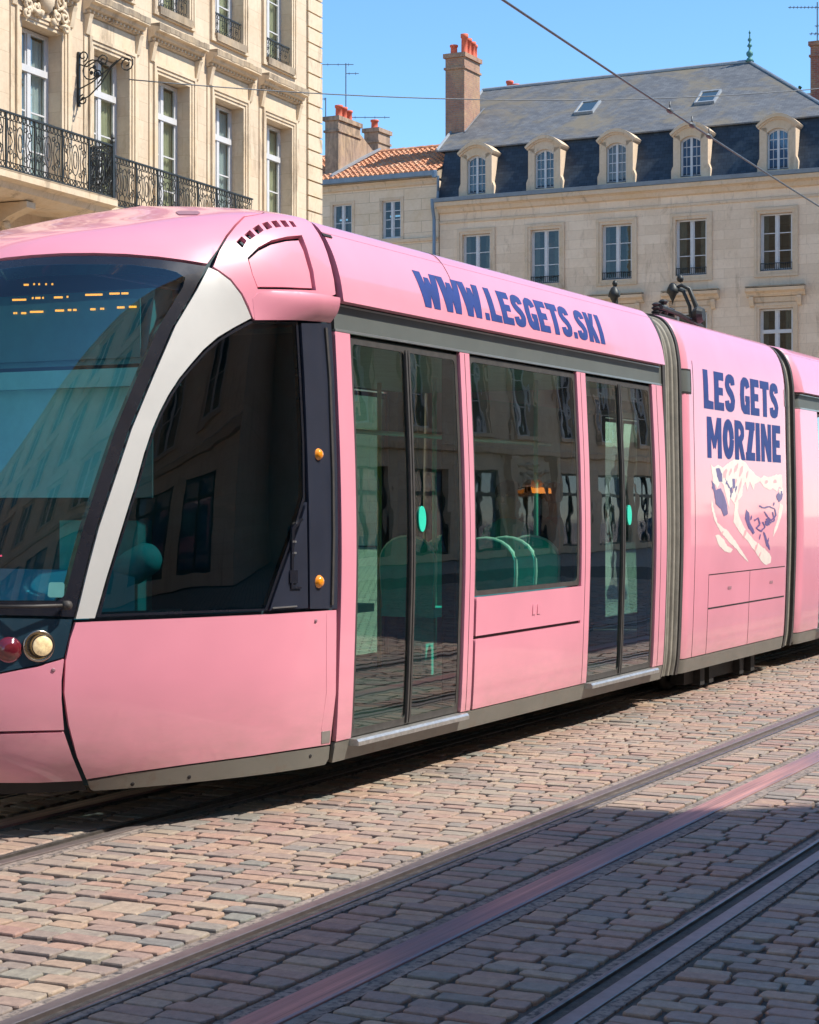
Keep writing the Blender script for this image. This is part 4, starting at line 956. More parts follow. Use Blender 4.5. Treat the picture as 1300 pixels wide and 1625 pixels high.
# ------------------------------------------------------------------ ironwork patterns
def iron_panel(mb, x0, x1, y, z0, z1, r=.0095, rich=True):
    w = x1-x0; h = z1-z0; T = lambda pts: mb.tube([(x, y, z) for x, z in pts], r, 4)
    cx = (x0+x1)/2
    n = max(3, int(w/.1))
    for k in range(n):
        c = x0+w*(k+.5)/n; rr = w/n*.46
        T(spiral(c, z1-.055, rr, rr, 0, 1, 7)); T(spiral(c, z0+.05, rr*.9, rr*.9, 0, 1, 6))
    if not rich: 
        for k in range(n+1): T([(x0+w*k/n, z0+.1), (x0+w*k/n, z1-.1)])
        for sg in (-1, 1): T(spiral(cx+sg*w*.22, z0+h*.5, h*.16, h*.03, R(90), sg*1.3, 10))
        return
    T([(x0, z1-.115), (x1, z1-.115)]); T([(x0, z0+.10), (x1, z0+.10)])
    T([(cx+.14*w*math.cos(R(t)), (z0+z1)/2+.30*h*math.sin(R(t))) for t in range(0, 361, 30)]); T([(cx+.07*w*math.cos(R(t)), (z0+z1)/2+.17*h*math.sin(R(t))) for t in range(0, 361, 36)])
    for sg in (-1, 1):
        bx = cx+sg*w*.34
        T([(bx, z0+.10), (bx+sg*.05*w, z0+h*.3), (bx-sg*.06*w, z0+h*.5), (bx+sg*.05*w, z0+h*.7), (bx, z1-.115)])
        T(spiral(bx, z0+h*.68, .085, .02, R(-90), sg*1.2, 9)); T(spiral(bx, z0+h*.32, .085, .02, R(90), -sg*1.2, 9))
        T(spiral(cx+sg*w*.2, z0+h*.76, .06, .015, R(0), sg*1.1, 8)); T(spiral(cx+sg*w*.2, z0+h*.24, .06, .015, R(0), -sg*1.1, 8))
        T([(cx+sg*w*.46, z0+.1), (cx+sg*w*.42, z0+h*.5), (cx+sg*w*.46, z1-.115)]); T([(cx+sg*.26*w, z0+.1), (cx+sg*.2*w, z0+h*.5), (cx+sg*.26*w, z1-.115)])
# ------------------------------------------------------------------ the sunlit building on the left
TL = math.atan(.4267); DL = np.array([math.sin(TL), math.cos(TL)]); PC = np.array([(508-650)/3000*44, 44.0])
NL = np.array([-DL[1], DL[0]])
def s_at(x, off=0.):     # distance along the left facade (47.84 at its corner) of picture column x, on a plane off metres in front
    q = PC-NL*off; k = (x-650)/3000; t = (q[0]-k*q[1])/(k*DL[1]-DL[0]); return 47.84+t
OL = PC-DL*17.84
left = root('stone_house', 'sunlit golden limestone house with tall French windows and iron balconies', 'building', (OL[0], OL[1], 0), math.atan2(DL[1], DL[0]))
ls = lambda s: s-30
ops = []; FX = [35.86+2.31*k for k in range(-9, 5)]
for x in FX: ops += [(ls(x), ls(x+1.25), 7.05, 10.02), (ls(x), ls(x+1.25), 11.36, 14.3)]
for x in FX[::2]: ops.append((ls(x), ls(x+2.2), .4, 5.2))
m = MB(); wall(m, ls(14), ls(47.12), 0, 16.2, ops, .34)
m.quad((ls(47.84), 0.01, 0), (ls(47.84), 9, 0), (ls(47.84), 9, 16.2), (ls(47.84), .01, 16.2)); m.quad((ls(47.12), .012, 0), (ls(47.84), .012, 0), (ls(47.84), .012, 16.2), (ls(47.12), .012, 16.2))
m.quad((ls(14), 9, 0), (ls(47.84), 9, 0), (ls(47.84), 9, 16.2), (ls(14), 9, 16.2)); m.quad((ls(14), 0, 0), (ls(14), 9, 0), (ls(14), 9, 16.2), (ls(14), 0, 16.2))
for z in (6.4, 10.7, 14.9): m.quad((ls(14), .36, z), (ls(47.8), .36, z), (ls(47.8), 9, z), (ls(14), 9, z))
m.build('wall', 'stone_left', left)
m = MB(); m.prism_yz([(-.5, 16.2), (-.5, 16.45), (-.1, 16.5), (4.5, 19), (9.2, 16.4), (9.2, 16.2)], ls(13.8), ls(48.1)); m.build('roof', 'slate_grey', left)
m = MB(); z = .2
while z < 16: m.box(ls(47.14), ls(47.875), -.045, .3, z, z+.315); z += .352
m.build('quoins', 'stone_trim', left)
m = MB()
for z in (6.7,): m.prism_yz([(0, z), (-.12, z+.04), (-.12, z+.12), (-.2, z+.2), (-.2, z+.28), (0, z+.3)], ls(14), ls(47.1))
m.build('string_course', 'stone_trim', left)
for i, x in enumerate(FX):
    a, b = ls(x), ls(x+1.25)
    m = MB(); surround(m, a, b, 7.05, 10.02, .20, .07, bottom=False, steps=3)
    m.box(a-.33, a-.205, -.025, 0, 7.05, 10.5); m.box(b+.205, b+.33, -.025, 0, 7.05, 10.5)
    m.box(a-.204, b+.204, -.03, 0, 10.225, 10.56)
    m.build('window_surround', 'stone_trim', left)
    m = MB(); c0, c1 = a-.36, b+.36
    m.prism_yz([(0, 10.58), (-.06, 10.60), (-.06, 10.66), (-.16, 10.70), (-.18, 10.76), (-.27, 10.78), (-.27, 10.85), (0, 10.92)], c0, c1)
    for k in range(15): q = c0+.05+(c1-c0-.13)*k/14; m.box(q, q+.05, -.13, -.061, 10.615, 10.66)
    cn = m.build('window_cornice', 'stone_trim', left)
    m = MB(); n = 10
    for k in range(n): q0 = c0+(c1-c0)*k/n; m.box(q0+.002, q0+(c1-c0)/n-.002, -.276-random.uniform(0, .004), -.02, 10.80+random.uniform(0, .025), 10.915+random.uniform(0, .02))
    m.build('weathered_top', 'stone_dirty', cn)
    if i != 6: 
        for q in (c0+.04, c1-.16): MB().prism_yz([(-.005, 10.2), (-.06, 10.22), (-.09, 10.35), (-.12, 10.5), (-.15, 10.58), (-.005, 10.58)], q, q+.12).build('cornice_console', 'stone_trim', cn)
    m = MB(); surround(m, a, b, 11.36, 14.3, .19, .06, bottom=True, steps=3); m.build('window_surround', 'stone_trim', left)
    m = MB(); m.box(a-.015, b+.015, -.09, .1, 11.20, 11.358); m.build('window_sill', 'stone_dirty', left)
    if x > 28:
        casement(left, a, b, 7.07, 10.0, .27, rows=3, transom=9.30, fmat='white_frame', pmat='house_glass', curtain='curtain' if i % 3 else 'blind', cz=(7.2, 9.9), fw=.07)
        casement(left, a, b, 11.37, 14.29, .27, rows=3, transom=13.5, pmat='house_glass', curtain='curtain', cz=(11.4, 14.2), fw=.07)
        m = MB(); m.box(a+.01, b-.01, .03, .06, 11.80, 11.83); m.box(a+.01, b-.01, .035, .055, 11.40, 11.42); iron_panel(m, a+.02, (a+b)/2, .045, 11.40, 11.80, .008, False); iron_panel(m, (a+b)/2, b-.02, .045, 11.40, 11.80, .008, False)
        m.build('window_railing', 'iron', left)
# carved shell and scrolls over the second window
xa = ls(FX[9]) ; cx = xa+.62
m = MB(); rnd = random.Random(5)
m.blob((cx, -.10, 10.52), (.20, .14, .26), 12, 8, .06)
for k in range(9):
    t = R(20+140*k/8); m.tube([(cx+.16*math.cos(t), -.18, 10.5+.14*math.sin(t)), (cx+.30*math.cos(t), -.25, 10.5+.36*math.sin(t)), (cx+.34*math.cos(t), -.3, 10.5+.42*math.sin(t))], .035, 6, [1, 1.2, .5])
for sg in (-1, 1):
    for (ax, az, r0, tn) in ((.42, 10.55, .17, 1.4), (.55, 10.30, .13, -1.3), (.33, 10.28, .10, 1.2), (.62, 10.12, .08, 1.2)):
        m.tube([(cx+sg*x_, -.12, z_) for x_, z_ in [(ax+(p[0]-ax), p[1]) for p in spiral(ax, az, r0, .03, R(120), tn, 14)]], .036, 6)
    for k in range(9): m.blob((cx+sg*rnd.uniform(.15, .72), -.09, rnd.uniform(10.12, 10.6)), (rnd.uniform(.04, .08), .08, rnd.uniform(.04, .09)), 7, 5, .2)
m.build('carved_cartouche', 'stone_trim', left, True)
# balconies
def balcony(s0, s1, off, ztop, zfl, returns):
    m = MB(); a, b = ls(s0), ls(s1)
    m.prism_yz([(0, zfl-.34), (-off+.28, zfl-.34), (-off+.12, zfl-.26), (-off+.08, zfl-.16), (-off-.04, zfl-.12), (-off-.04, zfl-.01), (0, zfl)], a, b)
    sl_ = m.build('balcony_slab', 'stone_trim', left)
    m = MB(); m.box(a+.02, b-.02, -off-.045, -off+.1, zfl-.009, zfl+.01); m.build('slab_edge', 'stone_dirty', sl_)
    n = max(1, round((b-a)/.82)); w = (b-a)/n
    pr = MB(); iron_panel(pr, .02, w-.02, 0, .06, ztop-zfl-.02); 
    pr.box(0, .028, -.014, .014, 0, ztop-zfl); proto = None
    pr.box(0, w, -.022, .022, ztop-zfl-.03, ztop-zfl); pr.box(0, w, -.012, .012, .04, .062); pr.box(w*.5-.006, w*.5+.006, -.006, .006, .06, .25)
    for k in range(n):
        if proto is None: proto = pr.build('balcony_railing', 'iron', sl_); o = proto
        else: o = proto.copy(); COL.objects.link(o)
        o.location = (a+k*w, -off+.05, zfl)
    if returns:
        q = MB(); L_ = returns
        for k in range(2):
            iron_panel(q, L_*k/2+.01, L_*(k+1)/2-.01, 0, .06, ztop-zfl-.02)
        for k in range(9): q.box(L_*k/9, L_*k/9+.012, -.006, .006, .05, ztop-zfl-.02)
        q.box(0, L_, -.022, .022, ztop-zfl-.03, ztop-zfl); o = q.build('balcony_railing', 'iron', sl_); o.location = (b-.03, -off+.05, zfl); o.rotation_euler = (0, 0, R(90))
        q = MB(); q.box(-.03, .03, -.03, .03, 0, ztop-zfl+.04); q.lathe([(.03, 0), (.05, .03), (.03, .07), (.045, .1), (.012, .18), (.001, .2)], (0, 0, ztop-zfl+.03), 8); o = q.build('corner_post', 'iron', sl_); o.location = (b-.03, -off+.05, zfl)
    for x_ in np.arange(s0+.9, s1, 2.31):
        q = MB(); a_ = ls(x_); q.prism_yz([(0, zfl-1.25), (-.12, zfl-1.2), (-.16, zfl-1.0), (-.10, zfl-.85), (-off*.45, zfl-.6), (-off*.8, zfl-.46), (-off*.8, zfl-.36), (0, zfl-.36)], a_, a_+.26)
        for k in range(4): q.blob((a_+.13, -.18-.1*k, zfl-1.05+.17*k), (.11, .07, .08), 7, 5, .15)
        q.build('console', 'stone_trim', left)
sc1 = s_at(180, 1.05)
balcony(20, sc1, 1.1, 7.97, 6.99, .5); balcony(sc1+.03, s_at(404, .6), .60, 7.97, 7.01, 0)
# iron bracket between the first two windows
BX = s_at(123)
br = root('wall_bracket', 'black wrought iron scroll bracket reaching out from the sunlit wall above the balcony', 'bracket', (OL[0]+DL[0]*ls(BX), OL[1]+DL[1]*ls(BX), 8.83), math.atan2(DL[1], DL[0]))
m = MB(); m.box(-.03, .03, -.05, -.01, 0, 1.0); T = lambda pts, r=.014: m.tube([(0, -y, z) for y, z in pts], r, 5)
m.build('wall_plate', 'iron', br); m = MB()
T([(.03, .10), (.25, .18), (.5, .38), (.72, .66), (.95, .82), (1.12, .76)]); T([(.03, .32), (.3, .42), (.6, .6), (.85, .78)])
T(spiral(.30, .62, .27, .05, R(-60), 1.6, 20)); T(spiral(.12, .92, .11, .03, R(-90), 1.2, 12)); T(spiral(1.04, .70, .16, .04, R(90), -1.5, 16)); T(spiral(.12, .12, .10, .03, R(90), 1.3, 12)); T(spiral(.55, .80, .12, .03, R(180), -1.3, 12))
T([(.03, .78), (.2, .72), (.42, .82), (.62, .72)]); T(spiral(.42, .56, .09, .03, 0, 1.3, 10))
for y_, z_ in ((.30, .60), (.42, .56), (.36, .70)): m.blob((0, -y_, z_), (.03, .04, .04), 6, 4, .1)
m.build('scrollwork', 'iron', br)
# ------------------------------------------------------------------ slate-roofed building on the right and its neighbour
UR = np.array([.892, -.452]); UR /= np.hypot(*UR); YR = np.array([-UR[1], UR[0]])
PR = np.array([(697-650)/3000*67.03, 67.03]); RZR = math.atan2(UR[1], UR[0])
def u_at(x, yo=0.):
    q = PR+YR*yo; k = (x-650)/3000; return (q[0]-k*q[1])/(k*UR[1]-UR[0])
right = root('mansard_building', 'long stone building with a grey slate mansard roof and five arched dormers, behind the tram', 'building', (PR[0], PR[1], 0), RZR)
WX = [u_at(x) for x in (756, 865, 979, 1097, 1232)]; WX += [WX[-1]+2.9, WX[-1]+5.8]
UE = 19.0
ops = [(x-.54, x+.54, 9.12, 11.0) for x in WX]+[(x-.56, x+.56, 5.3, 7.9) for x in WX]+[(x-.7, x+.7, .2, 3.6) for x in WX]
m = MB(); wall(m, .02, UE, 0, 12.0, ops, .22)
m.quad((0.02, 0, 0), (.02, 10, 0), (.02, 10, 12.2), (.02, 0, 12.2)); m.quad((UE, 0, 0), (UE, 10, 0), (UE, 10, 12.2), (UE, 0, 12.2)); m.quad((0, 10, 0), (UE, 10, 0), (UE, 10, 12.2), (0, 10, 12.2))
for z in (4.6, 8.4, 11.98): m.quad((.05, .24, z), (UE, .24, z), (UE, 9.9, z), (.05, 9.9, z))
m.build('wall', 'stone_right', right)
m = MB(); m.prism_yz([(0, 11.42), (-.04, 11.44), (-.04, 11.52), (0, 11.54)], .02, UE); m.prism_yz([(0, 11.78), (-.1, 11.82), (-.14, 11.95), (-.3, 12.02), (-.32, 12.16), (0, 12.2)], .0, UE); m.build('eaves_cornice', 'stone_right_trim', right)
m = MB(); m.prism_yz([(-.36, 12.17), (-.40, 12.30), (-.30, 12.32), (.1, 12.32), (.1, 12.21), (-.3, 12.17)], -.05, UE); m.build('gutter', 'zinc', right)
U0 = -.35; ur = 9.82
m = MB(); z0, zb_, y1_ = 12.3, 14.15, .62
m.quad((U0+.3, -.05, z0), (UE, -.05, z0), (UE, y1_, zb_), (U0+.3, y1_, zb_)); m.quad((U0+.3, -.05, z0), (U0+.3, y1_, zb_), (U0+.3, 9.4, zb_), (U0+.3, 10, z0)); m.quad((U0+.3, 10, z0), (U0+.3, 9.4, zb_), (UE, 9.4, zb_), (UE, 10, z0))
m.build('mansard_slope', 'slate_dark', right)
m = MB(); yb = .52
uh = u_at(1330, .6)
m.add([(U0, yb, zb_), (uh, yb, zb_), (ur, 5, 17.2), (U0-.25, 5, 17.2), (uh, 9.6, zb_), (U0, 9.6, zb_)], [(0, 1, 2, 3), (1, 4, 2), (4, 5, 3, 2), (5, 0, 3)])
m.add([(uh-1, yb+.02, zb_-.01), (UE, yb+.02, zb_-.01), (UE, 9.6, zb_-.01), (uh-1, 9.6, zb_-.01)], [(0, 1, 2, 3)])
m.box(U0, UE, yb-.04, yb+.05, zb_-.05, zb_-.012)
rf = m.build('roof', 'slate_grey', right)
m = MB(); m.tube([(U0-.25, 5, 17.22), (ur, 5, 17.22)], .07, 6); m.tube([(ur, 5, 17.22), (uh, yb, zb_+.02)], .05, 6); m.tube([(U0-.25, 5, 17.22), (U0, yb, zb_+.02)], .05, 6); m.build('ridge_capping', 'lead', rf)
m = MB(); m.lathe([(.16, 0), (.1, .12), (.05, .16), (.12, .24), (.13, .32), (.05, .4), (.03, .5), (.1, .56), (.05, .64), (.025, .7), (.08, .78), (.03, .86), (.02, .98), (.045, 1.03), (.001, 1.15)], (ur, 5, 17.2), 10); m.build('roof_finial', 'copper', rf, True)
def skylight(px0, py0):
    # where the picture ray meets the roof slope
    d = np.array([(px0-650)/3000, 1, (HY-py0)/3000]); best = None
    for y in np.arange(.7, 4.9, .02):
        q = PR+YR*y; k = d[0]; u = (q[0]-k*q[1])/(k*UR[1]-UR[0]); W = q+UR*u; z = 1.6+d[2]*W[1]; zr = zb_+(y-yb)*(17.2-zb_)/(5-yb)
        if best is None or abs(z-zr) < best[0]: best = (abs(z-zr), u, y, zr)
    _, u, y, z = best; sl = math.atan2(17.2-zb_, 5-yb)
    g = root('x', None, None); bpy.data.objects.remove(g)
    M = Matrix.Rotation(sl, 3, 'X'); f = MB(); p = MB()
    for (a, b, c, d_) in ((-.36, -.30, -.5, .5), (.30, .36, -.5, .5), (-.30, .30, -.5, -.43), (-.30, .30, .43, .5)):
        t = MB().box(a, b, c, d_, 0, .1); f.add([tuple(M @ Vector(q)+Vector((u, y, z))) for q in t.v], t.f)
    p.add([tuple(M @ Vector(q)+Vector((u, y, z))) for q in ((-.3, -.43, .07), (.3, -.43, .07), (.3, .43, .07), (-.3, .43, .07))], [(0, 1, 2, 3)])
    o = f.build('skylight', 'lead', rf); p.build_ = None
    link_mesh('skylight_pane', p.v, p.f, 'chrome', rf if False else o)
skylight(933, 172); skylight(1124, 156)
def arch(cx, z, w, n=8, rise=.16): return [(cx-w+2*w*k/n, z+rise*(1-(2*k/n-1)**2)) for k in range(n+1)]
DX = [u_at(x, -.05) for x in (757, 865, 979, 1097, 1235)]; DX += [DX[-1]+2.9]
for i, x in enumerate(DX):
    m = MB(); gb, gt = 12.36, 13.62
    for sg in (-1, 1):
        a, b = sorted((x+sg*.36, x+sg*.60)); m.box(a, b, -.12, .5, gb-.02, 13.78)
        m.prism_xz([(x+sg*.60, gb-.02), (x+sg*.68, gb-.02), (x+sg*.68, gb+.26), (x+sg*.64, gb+.36), (x+sg*.60, gb+.44)], -.10, .4)
    A = arch(x, gt-.02, .36, rise=.14); B = arch(x, 13.78, .60, rise=.30); m.strip_xz(A, B, -.12, .5)
    A2 = arch(x, 13.782, .66, rise=.31); B2 = arch(x, 13.85, .70, rise=.36); m.strip_xz(A2, B2, -.22, .5)
    A3 = arch(x, 13.73, .62, rise=.30); m.strip_xz(A3, [(p[0], p[1]-.001) for p in A2], -.17, .5)
    m.box(x-.36, x+.36, -.16, .1, gb-.06, gb+.02)
    dm = m.build('dormer', 'stone_right_trim', right)
    m = MB(); q = arch(x, 13.80, .60, rise=.28); m.prism_xz([(x-.6, gb)]+q+[(x+.6, gb)], .501, 1.1); m.build('dormer_cheek', 'lead', dm)
    A = arch(x, gt-.02, .36, rise=.14); f = MB(); f.strip_xz([(p[0]*1+(x-p[0])*.14, p[1]-.06) for p in A], A, -.0, .06)
    f.box(x-.36, x-.30, 0, .06, gb+.02, gt); f.box(x+.30, x+.36, 0, .06, gb+.02, gt); f.box(x-.04, x+.04, -.01, .06, gb+.02, gt+.10); f.box(x-.30, x+.30, 0, .06, gb+.02, gb+.09)
    for k in (1, 2, 3):
        zz = gb+.05+(gt-gb)*k/4+.03; f.box(x-.30, x-.04, .01, .05, zz-.013, zz+.013); f.box(x+.04, x+.30, .01, .05, zz-.013, zz+.013)
    for sg in (-1, 1): a, b = sorted((x+sg*.165, x+sg*.18)); f.box(a, b, .01, .05, gb+.02, gt+.05)
    w_ = f.build('window', 'white_frame', dm)
    MB().prism_xz([(x-.33, gb+.02)]+[(p[0], p[1]-.02) for p in A][1:-1]+[(x+.33, gb+.02)], .03, .04).build('pane', ('pane_dark', 'pane_dark', 'pane_brown', 'pane_blue', 'pane_blue', 'pane_dark')[i], w_)
for i, x in enumerate(WX):
    m = MB(); surround(m, x-.54, x+.54, 9.12, 11.0, .19, .05, steps=2); m.build('window_surround', 'stone_right_trim', right)
    casement(right, x-.54, x+.54, 9.13, 10.99, .13, rows=3, pmat='far_glass', curtain='curtain_grey', cover=(.8, .5, .35, .6, .3, .5, .5)[i], fw=.055)
    if i >= 1 or 1:
        m = MB(); m.box(x-.53, x+.53, .02, .05, 9.36, 9.385); m.box(x-.53, x+.53, .02, .05, 9.15, 9.17)
        for k in range(15): q = x-.52+1.04*k/14; m.box(q-.007, q+.007, .028, .042, 9.17, 9.36)
        m.build('window_railing', 'iron', right)
    m = MB(); m.prism_yz([(0, 8.28), (-.08, 8.3), (-.12, 8.4), (-.26, 8.46), (-.28, 8.56), (0, 8.6)], x-.98, x+.98); m.prism_yz([(0, 8.10), (-.04, 8.11), (-.04, 8.27), (0, 8.28)], x-.85, x+.85)
    for sg in (-1, 1): a, b = sorted((x+sg*.72, x+sg*.86)); m.prism_yz([(-.042, 7.95), (-.1, 8.0), (-.18, 8.2), (-.18, 8.279), (-.042, 8.279)], a, b)
    cn = m.build('window_cornice', 'stone_right_trim', right)
    MB().box(x-.97, x+.97, -.275, -.02, 8.585, 8.625).build('weathered_top', 'stone_dirty', cn)
    m = MB(); surround(m, x-.56, x+.56, 5.3, 7.9, .16, .05, steps=2, bottom=False); m.build('window_surround', 'stone_right_trim', right)
    casement(right, x-.56, x+.56, 5.31, 7.89, .13, rows=3, transom=7.15, pmat='far_glass', curtain='curtain_grey', cover=.5, fw=.06)
def chimney(parent, u0, u1, y0, y1, z0, z1, mat, pots, name='chimney', cap='stone_dirty', lean=0):
    m = MB(); m.box(u0, u1, y0, y1, z0, z1); m.box(u0-.05, u1+.05, y0-.05, y1+.05, z1-.42, z1-.34); c = m.build(name, mat, parent)
    m = MB(); m.box(u0-.07, u1+.07, y0-.07, y1+.07, z1+.001, z1+.16); m.build('chimney_cap', mat, c)
    for (u, y, h, r) in pots:
        MB().lathe([(r, 0), (r*1.05, .05), (r*.9, .09), (r*.85, h*.8), (r*1.08, h*.82), (r*1.1, h), (r*.8, h), (r*.75, h-.1)], (u, y, z1+.15), 12).build('chimney_pot', 'terracotta', c, True)
chimney(rf, -.62, .14, 1.8, 3.15, 14.1, 17.75, 'brick_brown', [(-.42, 2.1, .38, .14), (-.02, 2.15, .75, .13), (-.02, 2.5, .66, .12), (-.0, 2.8, .6, .12), (-.02, 3.05, .55, .1)])
m = MB(); m.add([(.15, 1.75, 15.02), (.15, 3.4, 16.15), (.24, 3.4, 16.18), (.24, 1.7, 15.0)], [(0, 1, 2, 3)]); m.build('lead_flashing', 'lead', rf)
for x_, h_ in ((809, .55), (819, .4)):
    u = u_at(x_, 5.6); MB().lathe([(.13, 0), (.15, .05), (.12, .1), (.12, h_-.1), (.15, h_-.08), (.15, h_), (.1, h_)], (u, 5.6, 17.05), 10).build('chimney_pot', 'terracotta', rf, True)
m = MB(); m.tube([(.02-.12, -.2, 0), (-.10, -.2, 11.6), (-.1, -.33, 12.0), (-.1, -.36, 12.3)], .06, 8); m.build('downpipe', 'zinc', right)
# red brick chimney house further back on the right
q0 = PR+UR*u_at(1287, 9)+YR*9
bk = root('brick_chimney_house', 'slate roof with a tall red brick chimney at the right edge of the view', 'building', (q0[0], q0[1], 0), RZR)
m = MB(); m.box(-4, 8, .5, 8, 0, 15.2); m.build('wall', 'stone_far', bk)
m = MB(); m.prism_yz([(.2, 15.21), (3.6, 17.55), (4.4, 17.55), (8.2, 15.21)], -1.35, 8.2); rb = m.build('roof', 'slate_grey', bk)
chimney(rb, -.28, 1.6, 1.0, 2.2, 15.0, 18.75, 'brick_red', [(.15, 1.4, .6, .15), (.9, 1.5, .5, .14)])
m = MB()
for k in range(14): m.blob((-1.05+random.uniform(-.25, .45), .6+random.uniform(-.1, .3), 17.0+random.uniform(-.35, .25)), (.08, .08, .07), 6, 4, .4)
m.build('roof_moss', 'moss', rb)
def antenna(P, label, mast, arms, rz=0):
    r = root('tv_antenna', label, 'antenna', P, rz, None); m = MB(); m.tube([(0, 0, 0), (0, 0, mast)], .022, 6); m.build('mast', 'wire', r)
    m = MB()
    for (z, x0, x1, n, l) in arms:
        m.tube([(x0, 0, z), (x1, 0, z)], .014, 5)
        for k in range(n): q = x0+(x1-x0)*(k+.5)/n; m.tube([(q, -l, z), (q, l, z)], .009, 4); m.tube([(q, 0, z-.06), (q, 0, z+.06)], .008, 4)
    m.build('aerial', 'wire', r); return r
W3 = lambda O, U_, Y_, u, y, z: tuple(O+U_*u+Y_*y)+(z,)
antenna(W3(q0, UR, YR, -.15, 1.5, 18.3), 'television antenna with a long comb of rods on the red brick chimney, top right', 2.2, [(2.0, -1.1, .15, 9, .12), (1.0, -.3, .3, 4, .2), (1.3, -.1, .4, 3, .2)])
# neighbour with the tiled roof
nb_ = root('tiled_house', 'low stone house with an orange clay tile roof beside the mansard building', 'building', (PR[0], PR[1], 0), RZR)
ops = [(-4.32, -3.52, 11.05, 12.42), (-2.28, -1.52, 11.05, 12.42), (-4.4, -3.4, 7.2, 9.2), (-2.4, -1.4, 7.2, 9.2)]
m = MB(); wall(m, -12, -.02, 0, 13.0, ops, .16); m.quad((-.021, 0, 0), (-.021, 7, 0), (-.021, 7, 13), (-.021, 0, 13)); m.quad((-12, 0, 0), (-12, 7, 0), (-12, 7, 13), (-12, 0, 13)); m.quad((-12, .2, 10.2), (-.02, .2, 10.2), (-.02, 7, 10.2), (-12, 7, 10.2)); m.quad((-12, 7, 0), (0, 7, 0), (0, 7, 13), (-12, 7, 13))
m.build('wall', 'stone_far', nb_)
for k, (a, b, c, d) in enumerate(ops[:2]):
    casement(nb_, a, b, c, d, .09, rows=(2, 4)[k], pmat='far_glass', curtain='curtain_grey', cover=(.8, .25)[k], fw=.05)
    m = MB(); surround(m, a, b, c, d, .11, .02, steps=1, bottom=False); m.box(a-.1, b+.1, -.06, .02, c-.1, c-.001); m.build('window_surround', 'stone_right_trim', nb_)
m = MB(); m.prism_yz([(0, 10.86), (-.06, 10.88), (-.08, 10.98), (0, 11.0)], -12, -.03); m.prism_yz([(0, 12.86), (-.08, 12.9), (-.1, 13.0), (-.2, 13.08), (0, 13.1)], -12, -.03); m.build('string_course', 'stone_right_trim', nb_)
m = MB(); m.prism_yz([(-.24, 13.12), (-.36, 13.14), (-.38, 13.30), (-.34, 13.30), (-.30, 13.18), (-.2, 13.16)], -12, .05); m.lathe([(.1, -.1), (.1, .12), (.06, .16)], (-.02, -.32, 13.15), 10); m.build('gutter', 'zinc', nb_)
m = MB(); m.tube([(.12, -.34, 13.1), (.1, -.28, 12.75), (.02, -.12, 12.6), (-.04, -.1, 12.0)], .05, 7); m.build('downpipe', 'zinc', nb_)
def tileroof(u0, u1, y0, z0, y1, z1, mat='roof_tile'):
    v = []; f = []; L_ = math.hypot(y1-y0, z1-z0); dy, dz = (y1-y0)/L_, (z1-z0)/L_; rows = int(L_/.30); cols = int((u1-u0)/.2)
    for r in range(rows):
        a0 = r*L_/rows; a1 = (r+1)*L_/rows+.06
        for c in range(cols):
            cu = u0+(u1-u0)*(c+.5)/cols; n = len(v); jz = random.uniform(-.008, .012)
            for aa, rr, up in ((a0-.0, .088, .045), (a1, .07, .0)):
                for k in range(6):
                    t = math.pi*k/5; x = cu-rr*math.cos(t); h = rr*.95*math.sin(t)+up+jz
                    v.append((x, y0+dy*aa-dz*h, z0+dz*aa+dy*h))
            for k in range(5): f.append((n+k, n+k+1, n+6+k+1, n+6+k))
            f.append(tuple(n+k for k in range(5, -1, -1)))
    return v, f
v, f = tileroof(-11, -.02, -.34, 13.26, 3.55, 14.86); rt = link_mesh('roof', v, f, 'roof_tile', nb_)
m = MB(); m.prism_yz([(-.3, 13.17), (3.55, 14.80), (7.2, 13.2), (7.2, 13.1), (-.2, 13.1)], -12, -.04); m.build('roof_deck', 'stone_dirty', rt)
m = MB()
for k in range(28): q = -11.2+k*.4; m.tube([(q, 3.55, 14.90), (q+.43, 3.55, 14.92)], .11, 8)
m.build('ridge_tiles', 'roof_tile', rt)
ua, ub = u_at(538, .6), u_at(567, 1.9)
chimney(rt, u_at(516, .4), u_at(537, .4), .4, 2.1, 13.2, 15.6, 'render_dirty', [(u_at(537, .5)-.2, .9, .5, .14), (u_at(537, .5)-.2, 1.3, .5, .12), (u_at(537, .5)-.2, 1.7, .45, .12)])
uc = u_at(537, .4)
m = MB(); m.prism_yz([(2.1, 13.2), (2.1, 15.4), (4.0, 14.55), (4.0, 13.2)], uc-.35, uc-.02); m.build('party_wall', 'render_dirty', rt)
m = MB(); m.prism_yz([(-.2, 13.42), (2.1, 14.40), (3.6, 15.02), (3.6, 15.10), (2.1, 14.5), (-.2, 13.5)], uc-.01, uc+.09); m.build('lead_flashing', 'lead', rt)
chimney(rt, u_at(578, 5), u_at(604, 5)-.1, 5, 6.0, 12.5, 16.05, 'render_dirty', [(u_at(587, 5), 5.4, .4, .15)])
W_ = lambda u, y, z: W3(PR, UR, YR, u, y, z)
antenna(W_(u_at(549, 4), 4, 14.6), 'television antenna with crossed arms above the rendered chimneys', 4.0, [(3.95, -1.3, .3, 4, .1), (1.9, -.6, 1.7, 6, .12), (3.6, .0, .5, 2, .12)])
antenna(W_(u_at(517, 4), 4, 14.6), 'small bent antenna at the edge of the sunlit building', 2.75, [(2.7, -.4, .02, 3, .12)])
